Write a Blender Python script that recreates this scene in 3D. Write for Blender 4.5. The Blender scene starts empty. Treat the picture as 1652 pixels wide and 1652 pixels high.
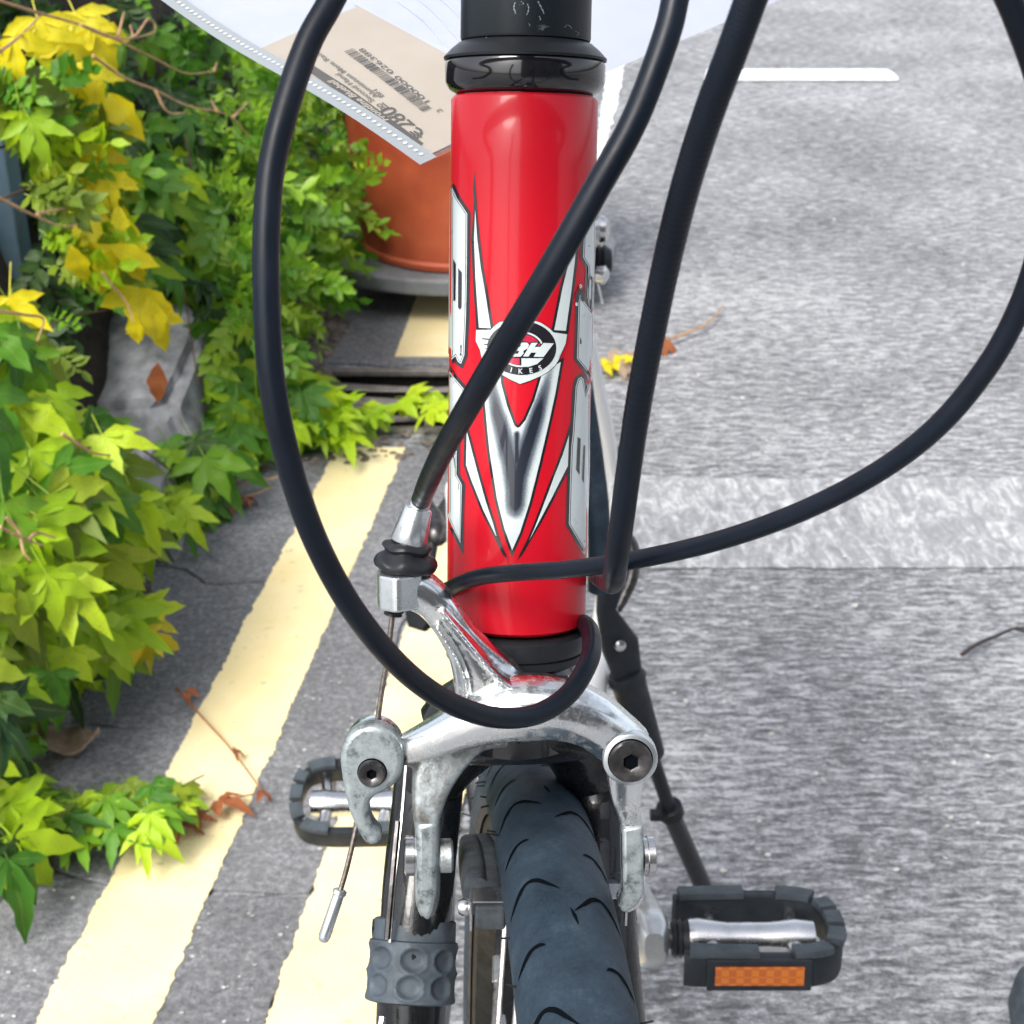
import bpy, bmesh, math, random
from mathutils import Vector, Matrix, noise
from mathutils.geometry import delaunay_2d_cdt
random.seed(7)
R = math.radians
S = bpy.context.scene
COL = S.collection

# ------------------------------------------------------------------ camera
PITCH = R(28.0); FPX = 2600.0
CAM = Vector((0, 0, .95))
FW = Vector((0, math.cos(PITCH), -math.sin(PITCH)))
UP = Vector((0, math.sin(PITCH), math.cos(PITCH)))
XR = Vector((1, 0, 0))
cd = bpy.data.cameras.new('camera'); cam = bpy.data.objects.new('camera', cd); COL.objects.link(cam)
cam.location = CAM; cam.rotation_euler = (math.pi/2 - PITCH, 0, 0)
cd.sensor_width = 36; cd.lens = 36*FPX/1652; cd.clip_start = .02; cd.clip_end = 300
cd.dof.use_dof = True; cd.dof.focus_distance = .42; cd.dof.aperture_fstop = 50
S.camera = cam
# ------------------------------------------------------------------ sky and sun
SUN_EL, SUN_ROT = R(50), R(215)
w = bpy.data.worlds.new('World'); S.world = w; w.use_nodes = True
nt = w.node_tree
sky = nt.nodes.new('ShaderNodeTexSky'); sky.sky_type = 'NISHITA'; sky.sun_disc = False
sky.sun_elevation = SUN_EL; sky.sun_rotation = SUN_ROT; sky.dust_density = 4.0; sky.ozone_density = 1.2; sky.air_density = 1.0
hs = nt.nodes.new('ShaderNodeHueSaturation'); hs.inputs['Saturation'].default_value = .42
nt.links.new(sky.outputs[0], hs.inputs['Color'])
bg = nt.nodes['Background']; bg.inputs[1].default_value = .15
nt.links.new(hs.outputs[0], bg.inputs[0])
sl = bpy.data.lights.new('sun', 'SUN'); sl.energy = 1.2; sl.angle = R(25); sl.color = (1, .97, .92)
so = bpy.data.objects.new('sun', sl); COL.objects.link(so)
# sky texture: rotation measured clockwise from +Y
sd = Vector((math.sin(SUN_ROT)*math.cos(SUN_EL), math.cos(SUN_ROT)*math.cos(SUN_EL), math.sin(SUN_EL)))
so.rotation_euler = sd.to_track_quat('Z', 'Y').to_euler(); so.location = (0, 0, 5)
S.view_settings.view_transform = 'Standard'; S.view_settings.look = 'None'
S.view_settings.exposure = 1.15; S.view_settings.gamma = 1; S.view_settings.use_curve_mapping = False
S.cycles.max_bounces = 8

# ------------------------------------------------------------------ geometry helpers
def P(px, py, d): return CAM + (FW + XR*((px-826)/FPX) + UP*((826-py)/FPX))*d
def ray(px, py): return (FW + XR*((px-826)/FPX) + UP*((826-py)/FPX)).normalized()
def G(px, py, z=0.0):
    r = ray(px, py); t = (z-CAM.z)/r.z
    return CAM + r*t
def hitplane(px, py, p0, n):
    r = ray(px, py); return CAM + r*((p0-CAM).dot(n)/r.dot(n))

def mk(name, verts, faces, mat=None, parent=None, smooth=True, off=None):
    me = bpy.data.meshes.new(name); me.from_pydata([tuple(v) for v in verts], [], faces); me.update()
    return lk(name, me, mat, parent, smooth)
def lk(name, me, mat=None, parent=None, smooth=True):
    if mat: me.materials.append(mat)
    if smooth:
        me.polygons.foreach_set('use_smooth', [True]*len(me.polygons))
        try: me.set_sharp_from_angle(angle=R(40))
        except Exception: pass
    o = bpy.data.objects.new(name, me); COL.objects.link(o)
    if parent:
        o.parent = parent
        if parent.type == 'EMPTY': o.location = -parent.location
    return o
def thing(name, label, cat, loc=(0, 0, 0), group=None):
    o = bpy.data.objects.new(name, None); COL.objects.link(o); o.location = loc; o.empty_display_size = .02
    return tag(o, label, cat, group)
def tag(o, label=None, cat=None, group=None, kind=None):
    if label: o['label'] = label
    if cat: o['category'] = cat
    if group: o['group'] = group
    if kind: o['kind'] = kind
    return o

def spline(pts, n=12):
    """Catmull-Rom through tuples of any length"""
    pts = [tuple(p) for p in pts]; out = []
    ext = [tuple(2*a-b for a, b in zip(pts[0], pts[1]))] + pts + [tuple(2*a-b for a, b in zip(pts[-1], pts[-2]))]
    for i in range(1, len(ext)-2):
        p0, p1, p2, p3 = ext[i-1:i+3]
        for k in range(n):
            t = k/n
            out.append(tuple(.5*((2*b)+(-a+c)*t+(2*a-5*b+4*c-d)*t*t+(-a+3*b-3*c+d)*t**3) for a, b, c, d in zip(p0, p1, p2, p3)))
    out.append(pts[-1]); return out

def sweep_data(path, rads, seg=14, normal=None, flat=None, power=2.0):
    """path: list of Vector; rads: in-plane half widths; flat: half depths along 'normal'"""
    V, F = [], []; n = len(path); prev = None
    for i, p in enumerate(path):
        t = (path[min(i+1, n-1)] - path[max(i-1, 0)]).normalized()
        if normal is not None:
            b = (normal - t*normal.dot(t)).normalized(); a = t.cross(b)
        else:
            if prev is None:
                prev = Vector((0, 0, 1)) if abs(t.z) < .9 else Vector((1, 0, 0))
            b = (prev - t*prev.dot(t)).normalized(); a = t.cross(b); prev = b
        ra = rads[i]; rb = flat[i] if flat else ra
        for k in range(seg):
            q = 2*math.pi*k/seg; c, s = math.cos(q), math.sin(q)
            if power != 2.0:
                c = math.copysign(abs(c)**(2/power), c); s = math.copysign(abs(s)**(2/power), s)
            V.append(p + a*(c*ra) + b*(s*rb))
    for i in range(n-1):
        for k in range(seg):
            k2 = (k+1) % seg
            F.append((i*seg+k, i*seg+k2, (i+1)*seg+k2, (i+1)*seg+k))
    F.append(tuple(range(seg-1, -1, -1))); F.append(tuple((n-1)*seg+k for k in range(seg)))
    return V, F
def tube(name, path, r, mat, parent, seg=14):
    rads = r if isinstance(r, (list, tuple)) else [r]*len(path)
    V, F = sweep_data(path, rads, seg); return mk(name, V, F, mat, parent)
def join_data(*ds):
    V, F = [], []
    for v, f in ds:
        o = len(V); V += list(v); F += [tuple(i+o for i in q) for q in f]
    return V, F
def frame_of(ax):
    ax = ax.normalized(); h = Vector((1, 0, 0)) if abs(ax.x) < .8 else Vector((0, 1, 0))
    a = (h - ax*h.dot(ax)).normalized(); return a, ax.cross(a), ax
def lathe_data(org, ax, prof, seg=48, a=None):
    A, B, ax = frame_of(ax); V, F = [], []
    for s, r in prof:
        for k in range(seg):
            q = 2*math.pi*k/seg; V.append(org + ax*s + A*(math.cos(q)*r) + B*(math.sin(q)*r))
    n = len(prof)
    for i in range(n-1):
        for k in range(seg):
            k2 = (k+1) % seg; F.append((i*seg+k, i*seg+k2, (i+1)*seg+k2, (i+1)*seg+k))
    if prof[0][1] > 1e-6: F.append(tuple(range(seg-1, -1, -1)))
    if prof[-1][1] > 1e-6: F.append(tuple((n-1)*seg+k for k in range(seg)))
    return V, F
def lathe(name, org, ax, prof, mat, parent, seg=48):
    V, F = lathe_data(org, ax, prof, seg); return mk(name, V, F, mat, parent)
def box_data(c, sx, sy, sz, A=None):
    A = A or (Vector((1, 0, 0)), Vector((0, 1, 0)), Vector((0, 0, 1)))
    V = [c + A[0]*(i*sx/2) + A[1]*(j*sy/2) + A[2]*(k*sz/2) for i in (-1, 1) for j in (-1, 1) for k in (-1, 1)]
    F = [(0, 1, 3, 2), (4, 6, 7, 5), (0, 4, 5, 1), (2, 3, 7, 6), (0, 2, 6, 4), (1, 5, 7, 3)]
    return V, F
def bevel(o, wd, seg=3, ang=40):
    m = o.modifiers.new('bevel', 'BEVEL'); m.width = wd; m.segments = seg; m.limit_method = 'ANGLE'; m.angle_limit = R(ang); m.harden_normals = False
    return o
def remesh(o, vs, it=6):
    m = o.modifiers.new('remesh', 'REMESH'); m.mode = 'VOXEL'; m.voxel_size = vs; m.use_smooth_shade = True
    m = o.modifiers.new('smooth', 'SMOOTH'); m.factor = .5; m.iterations = it
    return o
def prism_data(pts3, nrm, th):
    n = len(pts3); V = [p - nrm*(th/2) for p in pts3] + [p + nrm*(th/2) for p in pts3]
    F = [tuple(range(n-1, -1, -1)), tuple(range(n, 2*n))] + [(i, (i+1) % n, n+(i+1) % n, n+i) for i in range(n)]
    return V, F

# ------------------------------------------------------------------ materials
class NT:
    def __init__(s, name):
        s.m = bpy.data.materials.new(name); s.m.use_nodes = True; s.t = s.m.node_tree
        s.b = s.t.nodes['Principled BSDF']; s.co = s.t.nodes.new('ShaderNodeTexCoord')
    def n(s, ty, **kw):
        x = s.t.nodes.new(ty)
        for k, v in kw.items(): setattr(x, k, v)
        return x
    def l(s, a, b): s.t.links.new(a, b)
    def vec(s, scale=(1, 1, 1), src='Object'):
        mp = s.n('ShaderNodeMapping'); mp.inputs['Scale'].default_value = scale; s.l(s.co.outputs[src], mp.inputs[0]); return mp.outputs[0]
    def noise(s, scale, detail=4, rough=.6, vec=None, dist=0):
        x = s.n('ShaderNodeTexNoise'); x.inputs['Scale'].default_value = scale; x.inputs['Detail'].default_value = detail
        x.inputs['Roughness'].default_value = rough; x.inputs['Distortion'].default_value = dist
        s.l(vec or s.vec(), x.inputs['Vector']); return x.outputs['Fac']
    def ramp(s, fac, stops):
        x = s.n('ShaderNodeValToRGB'); e = x.color_ramp.elements
        while len(e) > 1: e.remove(e[-1])
        e[0].position = stops[0][0]; c = stops[0][1]; e[0].color = c if len(c) == 4 else (*c, 1)
        for p, c in stops[1:]:
            q = e.new(p); q.color = c if len(c) == 4 else (*c, 1)
        s.l(fac, x.inputs[0]); return x.outputs[0]
    def mix(s, f, a, b, mode='MIX'):
        x = s.n('ShaderNodeMix', data_type='RGBA', blend_type=mode)
        for v, i in ((f, 0), (a, 6), (b, 7)):
            if isinstance(v, (int, float)): x.inputs[i].default_value = v
            elif isinstance(v, tuple): x.inputs[i].default_value = (*v, 1) if len(v) == 3 else v
            else: s.l(v, x.inputs[i])
        return x.outputs[2]
    def math(s, op, a, b=0):
        x = s.n('ShaderNodeMath', operation=op)
        for v, i in ((a, 0), (b, 1)):
            if isinstance(v, (int, float)): x.inputs[i].default_value = v
            else: s.l(v, x.inputs[i])
        return x.outputs[0]
    def col(s, c):
        if isinstance(c, tuple): s.b.inputs['Base Color'].default_value = (*c, 1)
        else: s.l(c, s.b.inputs['Base Color'])
    def set(s, **kw):
        for k, v in kw.items():
            i = s.b.inputs[k.replace('_', ' ')]
            if isinstance(v, (int, float, tuple)): i.default_value = v
            else: s.l(v, i)
    def bump(s, h, strength=.3, dist=.001, inp=None):
        x = s.n('ShaderNodeBump'); x.inputs['Strength'].default_value = strength; x.inputs['Distance'].default_value = dist
        s.l(h, x.inputs['Height'])
        if inp: s.l(inp, x.inputs['Normal'])
        s.l(x.outputs[0], s.b.inputs['Normal']); return x.outputs[0]

def simple(name, c, rough=.5, metal=0, coat=0, bump=0, bscale=300, var=.15, vscale=60):
    m = NT(name); f = m.noise(vscale, 5)
    lo = tuple(x*(1-var) for x in c); hi = tuple(min(1, x*(1+var)) for x in c)
    m.col(m.ramp(f, [(.3, lo), (.7, hi)]))
    m.set(Roughness=m.ramp(m.noise(vscale*2.3, 4), [(.3, (rough*.8,)*3), (.7, (min(1, rough*1.2),)*3)]), Metallic=metal, Coat_Weight=coat)
    if bump: m.bump(m.noise(bscale, 3), bump, .0005)
    return m.m

M = {}
# glossy red frame paint
m = NT('red_paint'); m.col((.50, .003, .014)); m.set(Roughness=.45, Coat_Weight=.38, Coat_Roughness=.12, Specular_IOR_Level=.2)
m.bump(m.noise(90, 2), .02, .0005); M['red'] = m.m
M['white_paint'] = simple('white_paint', (.78, .78, .76), .3, 0, .5, var=.04)
M['black_paint'] = simple('black_paint', (.012, .012, .014), .22, 0, .8)
M['black_gloss'] = simple('black_gloss', (.008, .008, .01), .12, 0, .5)
M['black_satin'] = simple('black_satin', (.016, .018, .021), .36, 0, 0, .05, 800)
M['housing'] = simple('black_housing', (.004, .007, .013), .40, 0, 0, .06, 500, var=.3)
M['dark_steel'] = simple('dark_steel', (.10, .095, .095), .38, 1, 0, .2, 600, .5, 200)
M['steel'] = simple('bright_steel', (.62, .62, .62), .25, 1, 0, .03, 500)
M['wire'] = simple('brake_wire', (.22, .19, .17), .4, 1, 0, .3, 2500, .4, 900)
M['decal_grey'] = simple('decal_grey', (.56, .62, .62), .32, 0, .8, var=.05)
M['decal_black'] = simple('decal_black', (.010, .009, .014), .3, 0, .8)
M['decal_red'] = simple('decal_red', (.5, .02, .06), .3, 0, .8)
# polished forged aluminium, dirty in places
m = NT('forged_aluminium')
d1 = m.noise(95, 8, .72); d2 = m.noise(420, 5, .7)
dirt = m.ramp(m.math('MULTIPLY', d1, m.math('ADD', d2, .5)), [(.50, (0, 0, 0)), (.85, (1, 1, 1))])
m.col(m.mix(m.math('MULTIPLY', dirt, .85), (.80, .82, .82), (.20, .18, .155)))
m.set(Metallic=m.math('SUBTRACT', 1, m.math('MULTIPLY', dirt, .6)), Roughness=m.math('ADD', .20, m.math('MULTIPLY', dirt, .4)))
m.bump(m.math('ADD', m.noise(180, 4), m.math('MULTIPLY', d2, .4)), .10, .0006); M['alu'] = m.m
m = NT('worn_aluminium')
d1 = m.noise(160, 8, .72); dirt = m.ramp(d1, [(.40, (0, 0, 0)), (.62, (1, 1, 1))])
m.col(m.mix(dirt, (.50, .55, .56), (.17, .16, .145))); m.set(Metallic=.75, Roughness=.42)
m.bump(m.noise(300, 6, .7), .35, .0008); M['alu_worn'] = m.m
m = NT('grey_cast_lever')
d1 = m.noise(260, 7, .7); m.col(m.ramp(d1, [(.34, (.09, .10, .10)), (.48, (.30, .34, .35)), (.75, (.46, .51, .52))])); m.set(Metallic=.55, Roughness=.36)
m.bump(d1, .2, .0005); M['lever'] = m.m
M['silver'] = simple('silver_cap', (.62, .66, .68), .28, .9, 0, .05, 500, .12)
# tyre rubber
m = NT('tyre_rubber')
n1 = m.noise(70, 6, .65); n2 = m.noise(900, 3, .7)
m.col(m.ramp(m.math('ADD', m.math('MULTIPLY', n1, .7), m.math('MULTIPLY', n2, .3)), [(.34, (.009, .017, .027)), (.54, (.021, .037, .055)), (.74, (.055, .078, .098))]))
m.set(Roughness=.62); m.bump(m.math('ADD', n2, m.noise(250, 4)), .25, .0006); M['tyre'] = m.m
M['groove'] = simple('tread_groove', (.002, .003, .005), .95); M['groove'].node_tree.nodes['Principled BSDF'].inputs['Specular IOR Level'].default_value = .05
M['tyre_side'] = simple('tyre_sidewall', (.06, .052, .045), .8, 0, 0, .4, 900, .5, 150)
M['rubber'] = simple('grey_rubber', (.055, .07, .085), .55, 0, 0, .2, 500, .35, 120)
M['pad'] = simple('brake_pad_rubber', (.06, .07, .08), .6, 0, 0, .3, 500, .5, 150)
M['rim'] = simple('black_rim', (.012, .012, .012), .45, .0, 0, .1, 400, .6, 90)
M['rim_track'] = simple('brake_track', (.022, .020, .018), .55, .0, 0, .2, 900, .5, 200)
M['plastic'] = simple('pedal_plastic', (.016, .020, .025), .5, 0, 0, .15, 700, .3, 90)
M['tread_plastic'] = simple('pedal_tread', (.050, .062, .072), .6, 0, 0, .15, 700, .3, 90)
M['amber'] = None
m = NT('amber_reflector'); bx = m.n('ShaderNodeTexChecker'); bx.inputs['Scale'].default_value = 260; m.l(m.vec(), bx.inputs[0])
m.col(m.mix(bx.outputs[1], (.52, .13, .002), (.40, .085, .002))); m.set(Roughness=.18, Coat_Weight=.6); m.bump(bx.outputs[1], .5, .001); M['amber'] = m.m
M['dusty_black'] = simple('dusty_black', (.006, .007, .008), .3, 0, .4, .3, 500, .6, 200)
M['spoke'] = simple('spoke_steel', (.50, .49, .47), .32, 1, 0, .05, 900, .35, 300)

for k_, sp_ in (('housing', .22), ('black_satin', .22), ('plastic', .3), ('tread_plastic', .3), ('dusty_black', .3), ('rubber', .3), ('tyre', .3), ('pad', .3), ('black_paint', .35), ('rim', .08), ('rim_track', .08), ('tyre_side', .15)):
    M[k_].node_tree.nodes['Principled BSDF'].inputs['Specular IOR Level'].default_value = sp_
# road and ground
def ground_mat(name, lo, mid, hi, groove=.5):
    m = NT(name)
    st = m.noise(1, 5, .7, m.vec((38, 125, 1)), .5)
    ag = m.noise(170, 4, .75); big = m.noise(2.2, 4, .6); fine = m.noise(520, 3, .8)
    h = m.math('ADD', m.math('MULTIPLY', st, groove), m.math('ADD', m.math('MULTIPLY', ag, .45), m.math('MULTIPLY', fine, .25)))
    h2 = m.math('ADD', m.math('MULTIPLY', h, .85), m.math('MULTIPLY', big, .25))
    mu = .85*(groove*.5+.35)+.125
    c = m.ramp(h2, [(mu-.105, lo), (mu, mid), (mu+.11, hi)])
    v = m.n('ShaderNodeTexVoronoi'); v.inputs['Scale'].default_value = 48; m.l(m.vec(), v.inputs['Vector'])
    sp = m.ramp(v.outputs['Distance'], [(.06, (1, 1, 1)), (.10, (0, 0, 0))])
    sel = m.ramp(m.noise(11, 2), [(.56, (0, 0, 0)), (.62, (1, 1, 1))])
    m.col(m.mix(m.math('MULTIPLY', sp, m.math('MULTIPLY', sel, .35)), c, (.5, .49, .47)))
    m.set(Roughness=.75); m.bump(h, .8, .006); return m.m
M['asphalt'] = ground_mat('asphalt', (.10, .103, .110), (.25, .256, .268), (.52, .53, .545), .85)
M['slab'] = ground_mat('slab_concrete', (.08, .081, .086), (.185, .188, .198), (.40, .40, .41), .15)
m = NT('yellow_line_paint')
n1 = m.noise(60, 6, .7); n2 = m.noise(1, 4, .7, m.vec((40, 130, 1)), .5)
wear = m.ramp(m.math('ADD', m.math('MULTIPLY', n1, .55), m.math('MULTIPLY', n2, .45)), [(.34, (1, 1, 1)), (.415, (0, 0, 0))])
m.col(m.mix(m.math('MULTIPLY', wear, .75), m.ramp(m.noise(9, 4), [(.35, (.82, .67, .34)), (.65, (.88, .76, .46))]), (.22, .19, .12))); m.set(Roughness=.75)
m.bump(m.math('ADD', n1, m.noise(300, 3)), .35, .003); M['yellow'] = m.m
m = NT('white_worn_paint')
n0 = m.noise(1, 5, .7, m.vec((70, 24, 1)), .8); n1 = m.noise(110, 4, .7)
c = m.ramp(m.math('ADD', m.math('MULTIPLY', n0, .75), m.math('MULTIPLY', n1, .25)), [(.36, (.20, .205, .215)), (.50, (.31, .315, .325)), (.62, (.55, .56, .57))])
m.col(c); m.set(Roughness=.8); m.bump(n1, .4, .004); M['worn_white'] = m.m
m = NT('white_line_paint'); m.col(m.ramp(m.noise(40, 5), [(.3, (.7, .7, .7)), (.6, (.85, .85, .85))])); m.set(Roughness=.7); M['white_line'] = m.m
M['iron'] = simple('cast_iron', (.26, .24, .22), .6, .4, 0, .5, 250, .4, 40)
M['dark_pit'] = simple('drain_pit', (.010, .009, .008), .9)
M['soil'] = simple('dark_soil', (.022, .016, .011), .95, 0, 0, .8, 120, .6, 60)
M['gravel'] = simple('gravel_debris', (.16, .13, .11), .85, 0, 0, .4, 200, .5, 30)
M['boulder'] = simple('grey_stone', (.25, .255, .27), .85, 0, 0, .9, 70, .55, 30)
m = NT('terracotta'); m.col(m.ramp(m.noise(9, 5, .6), [(.3, (.30, .05, .020)), (.55, (.42, .085, .032)), (.75, (.50, .13, .06))])); m.set(Roughness=.55); m.bump(m.noise(300, 3), .1, .001); M['terracotta'] = m.m
M['grey_slate'] = simple('grey_stand', (.17, .18, .19), .6, 0, 0, .3, 100, .25, 20)
M['blue_panel'] = simple('blue_panel', (.16, .30, .36), .45, 0, .2, .1, 60, .2, 12)
M['blue_frame'] = simple('blue_grey_frame', (.075, .125, .17), .5, 0, .1, .1, 60, .3, 12)
M['stem_tan'] = simple('dry_stem', (.42, .25, .13), .7, 0, 0, .3, 200, .35, 60)
M['stem_brown'] = simple('woody_stem', (.10, .055, .03), .8, 0, 0, .4, 200, .35, 60)
M['rust_leaf'] = simple('rust_leaf', (.28, .085, .025), .7, 0, 0, .3, 300, .5, 100)
M['tan_leaf'] = simple('tan_leaf', (.33, .24, .17), .8, 0, 0, .4, 300, .4, 80)
M['twig'] = simple('dark_twig', (.045, .035, .035), .8, 0, 0, .4, 300, .5, 80)

def leaf_mat(name, c1, c2, c3, gloss=.4):
    m = NT(name); oi = m.n('ShaderNodeObjectInfo')
    base = m.ramp(m.math('ADD', m.math('MULTIPLY', oi.outputs['Random'], .75), m.math('MULTIPLY', m.noise(35, 4), .3)), [(.1, c1), (.5, c2), (.95, c3)])
    at = m.n('ShaderNodeAttribute', attribute_name='rib')
    rib = m.ramp(at.outputs['Fac'], [(.86, (0, 0, 0)), (.98, (1, 1, 1))])
    c = m.mix(m.math('MULTIPLY', rib, .22), base, (.35, .42, .12))
    br = m.ramp(m.math('ADD', m.noise(28, 5, .7), m.math('MULTIPLY', oi.outputs['Random'], .12)), [(.66, (0, 0, 0)), (.76, (1, 1, 1))])
    c = m.mix(m.math('MULTIPLY', br, .6), c, (.22, .13, .03))
    c = m.mix(m.ramp(m.noise(140, 4, .7), [(.33, (.3, .3, .3)), (.5, (0, 0, 0))]), c, (.02, .05, .004))
    m.col(c); m.set(Roughness=gloss, Specular_IOR_Level=.4)
    m.bump(m.noise(260, 3), .25, .001)
    tr = m.n('ShaderNodeBsdfTranslucent'); m.l(c, tr.inputs[0]); mx = m.n('ShaderNodeMixShader'); mx.inputs[0].default_value = .30
    out = m.t.nodes['Material Output']; m.l(m.b.outputs[0], mx.inputs[1]); m.l(tr.outputs[0], mx.inputs[2]); m.l(mx.outputs[0], out.inputs[0])
    return m.m
M['lime'] = leaf_mat('lime_leaf', (.19, .34, .012), (.36, .58, .012), (.52, .68, .02))
M['green'] = leaf_mat('green_leaf', (.04, .15, .012), (.08, .25, .014), (.18, .38, .018))
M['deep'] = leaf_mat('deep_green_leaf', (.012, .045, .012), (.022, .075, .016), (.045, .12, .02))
M['yellow_leaf'] = leaf_mat('yellow_leaf', (.60, .50, .01), (.80, .68, .012), (.84, .76, .04))
M['olive'] = leaf_mat('olive_leaf', (.10, .16, .012), (.19, .28, .015), (.32, .42, .02))
M['glossy'] = leaf_mat('glossy_small_leaf', (.09, .22, .02), (.20, .40, .02), (.38, .58, .05), .2)

# ------------------------------------------------------------------ SETTING: ground
KD = Vector((.1306, .9914, 0)); KL = Vector((-.9914, .1306, 0))          # kerb direction and its left
FOOT = Vector((-.47, 1.13, 0))
# asphalt sheet with the drain opening left free
dx0, dx1, dy0, dy1 = G(487, 650).x+.0, G(487, 650).x+.36, G(600, 700).y, G(600, 600).y
X0, X1, Y0, Y1 = -40, 40, -20, 120
xs = [X0, dx0, dx1, X1]; ys = [Y0, dy0, dy1, Y1]
V = [(x, y, 0) for y in ys for x in xs]; F = []
for j in range(3):
    for i in range(3):
        if (i, j) != (1, 1): F.append((j*4+i, j*4+i+1, j*4+i+5, j*4+i+4))
tag(mk('road', V, F, M['asphalt'], smooth=False), kind='structure')
# paved gutter strip: single slabs, joints open
ped = thing('gutter_paving', None, None); del_ = [ped.pop(k) for k in list(ped.keys())]; ped['kind'] = 'structure'; ped.location = (-.3, 1.3, 0)
def slab(sa, sb, ta, tb, jit=.004):
    """quad in kerb coordinates: s along kerb, t to the right of foot line"""
    a = [FOOT + KD*s - KL*t for s, t in ((sa, ta), (sa, tb), (sb, tb), (sb, ta))]
    a = [p + Vector((random.uniform(-jit, jit), random.uniform(-jit, jit), 0)) for p in a]
    n = 16; ring = []
    for i in range(4):
        p, q = a[i], a[(i+1) % 4]
        for k in range(n):
            pt = p.lerp(q, k/n)
            ring.append(pt + Vector((noise.noise(pt*11)*.03, noise.noise(pt*11+Vector((5, 0, 0)))*.03, 0)))
    V, F = prism_data([p + Vector((0, 0, .0005)) for p in ring], Vector((0, 0, 1)), .007)
    o = mk('slab', V, F, M['slab'], ped, smooth=False); bevel(o, .0018, 2)
def kerb_s(px, py): return (G(px, py) - FOOT).dot(KD)
joints = [-1.1, -.75, -.42, kerb_s(60, 1420), kerb_s(265, 1178), kerb_s(340, 935), kerb_s(500, 712)]
for i in range(len(joints)-1):
    slab(joints[i]+.002, joints[i+1]-.002, -.12, .305)
sU = kerb_s(600, 592)
slab(sU, sU+.42, -.12, .26); slab(sU+.426, sU+1.0, -.12, .26); slab(sU+1.006, sU+1.9, -.12, .26)

def line_strip(name, edgeL, edgeR, mat, z=.0052, amp=.004, freq=28, label=None, th=.0):
    """edgeL/edgeR: matching lists of ground points"""
    V, F = [], []; n = 0; pts = []
    for (a0, b0), (a1, b1) in zip(zip(edgeL, edgeR), zip(edgeL[1:], edgeR[1:])):
        k = max(2, int((a1-a0).length/.003))
        for i in range(k): pts.append((a0.lerp(a1, i/k), b0.lerp(b1, i/k)))
    pts.append((edgeL[-1], edgeR[-1]))
    for a, b in pts:
        d = (b-a).normalized()
        for p, sgn in ((a, 1), (b, -1)):
            o = (.6*noise.noise(p*freq)+.7*noise.noise(p*freq*3.1)+.5*noise.noise(p*freq*9))*amp
            q = p + d*(o*sgn); V.append(Vector((q.x, q.y, z)))
    for i in range(len(pts)-1): F.append((2*i, 2*i+1, 2*i+3, 2*i+2))
    m2 = len(V)
    V += [v - Vector((0, 0, .0010)) for v in V]
    nn = len(pts)
    for i in range(nn-1): F.append((2*i, 2*i+2, m2+2*i+2, m2+2*i)); F.append((2*i+1, m2+2*i+1, m2+2*i+3, 2*i+3))
    F.append((0, m2, m2+1, 1)); F.append((2*nn-2, 2*nn-1, m2+2*nn-1, m2+2*nn-2))
    return tag(mk(name, V, F, mat, smooth=False), kind='structure')
Lx = lambda y: 545+.523*(725-y); Rx = lambda y: 655+.437*(725-y)
for ya in ((2300, 1652, 1300, 1100, 960, 850, 727),):
    line_strip('yellow_line', [G(Lx(y), y) for y in ya], [G(Rx(y), y+(y < 1300)*(y > 930)*.0) for y in ya], M['yellow'])
line_strip('yellow_line', [G(637, 580), G(675, 475), G(740, 300)], [G(752, 580), G(775, 475), G(815, 300)], M['yellow'], amp=.002)
L2 = lambda y: 430+.355*(1652-y); R2 = lambda y: 655+.26*(1652-y)
line_strip('yellow_line', [G(L2(y), y) for y in (2300, 1652, 1200, 960, 760)], [G(R2(y), y) for y in (2300, 1652, 1200, 960, 760)], M['yellow'], z=.0056)
line_strip('worn_white_band', [G(700, 775, 0), G(2400, 772, 0)], [G(700, 918, 0), G(2400, 918, 0)], M['worn_white'], z=.0022, amp=.004, freq=9)
line_strip('white_dash', [G(1140, 114), G(1430, 114), G(1440, 119)], [G(1136, 132), G(1448, 132), G(1449, 128)], M['white_line'], z=.0045, amp=.002)
line_strip('white_edge_line', [G(985, 90), G(975, 150), G(966, 210), G(962, 268)], [G(1010, 90), G(1000, 150), G(985, 210), G(968, 268)], M['white_line'], z=.0045, amp=.008, freq=15)

# dark bank added behind the plants to keep the gaps between leaves dark
BETA = R(66)
BT = (KL*math.cos(BETA) + Vector((0, 0, 1))*math.sin(BETA)); BN = (-KL*math.sin(BETA) + Vector((0, 0, 1))*math.cos(BETA))
V, F = [], []; NS, NT_ = 90, 24
for i in range(NS+1):
    for j in range(NT_+1):
        s = -.25 + 5.25*i/NS; t = -.02 + 1.0*j/NT_
        p = FOOT - KL*(-.10) + KD*s + BT*t
        p += BN*(noise.noise(p*6)*.06 + noise.noise(p*17)*.02); V.append(p)
for i in range(NS):
    for j in range(NT_):
        a = i*(NT_+1)+j; F.append((a, a+NT_+1, a+NT_+2, a+1))
tag(mk('soil_bank', V, F, M['soil']), kind='structure')

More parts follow.
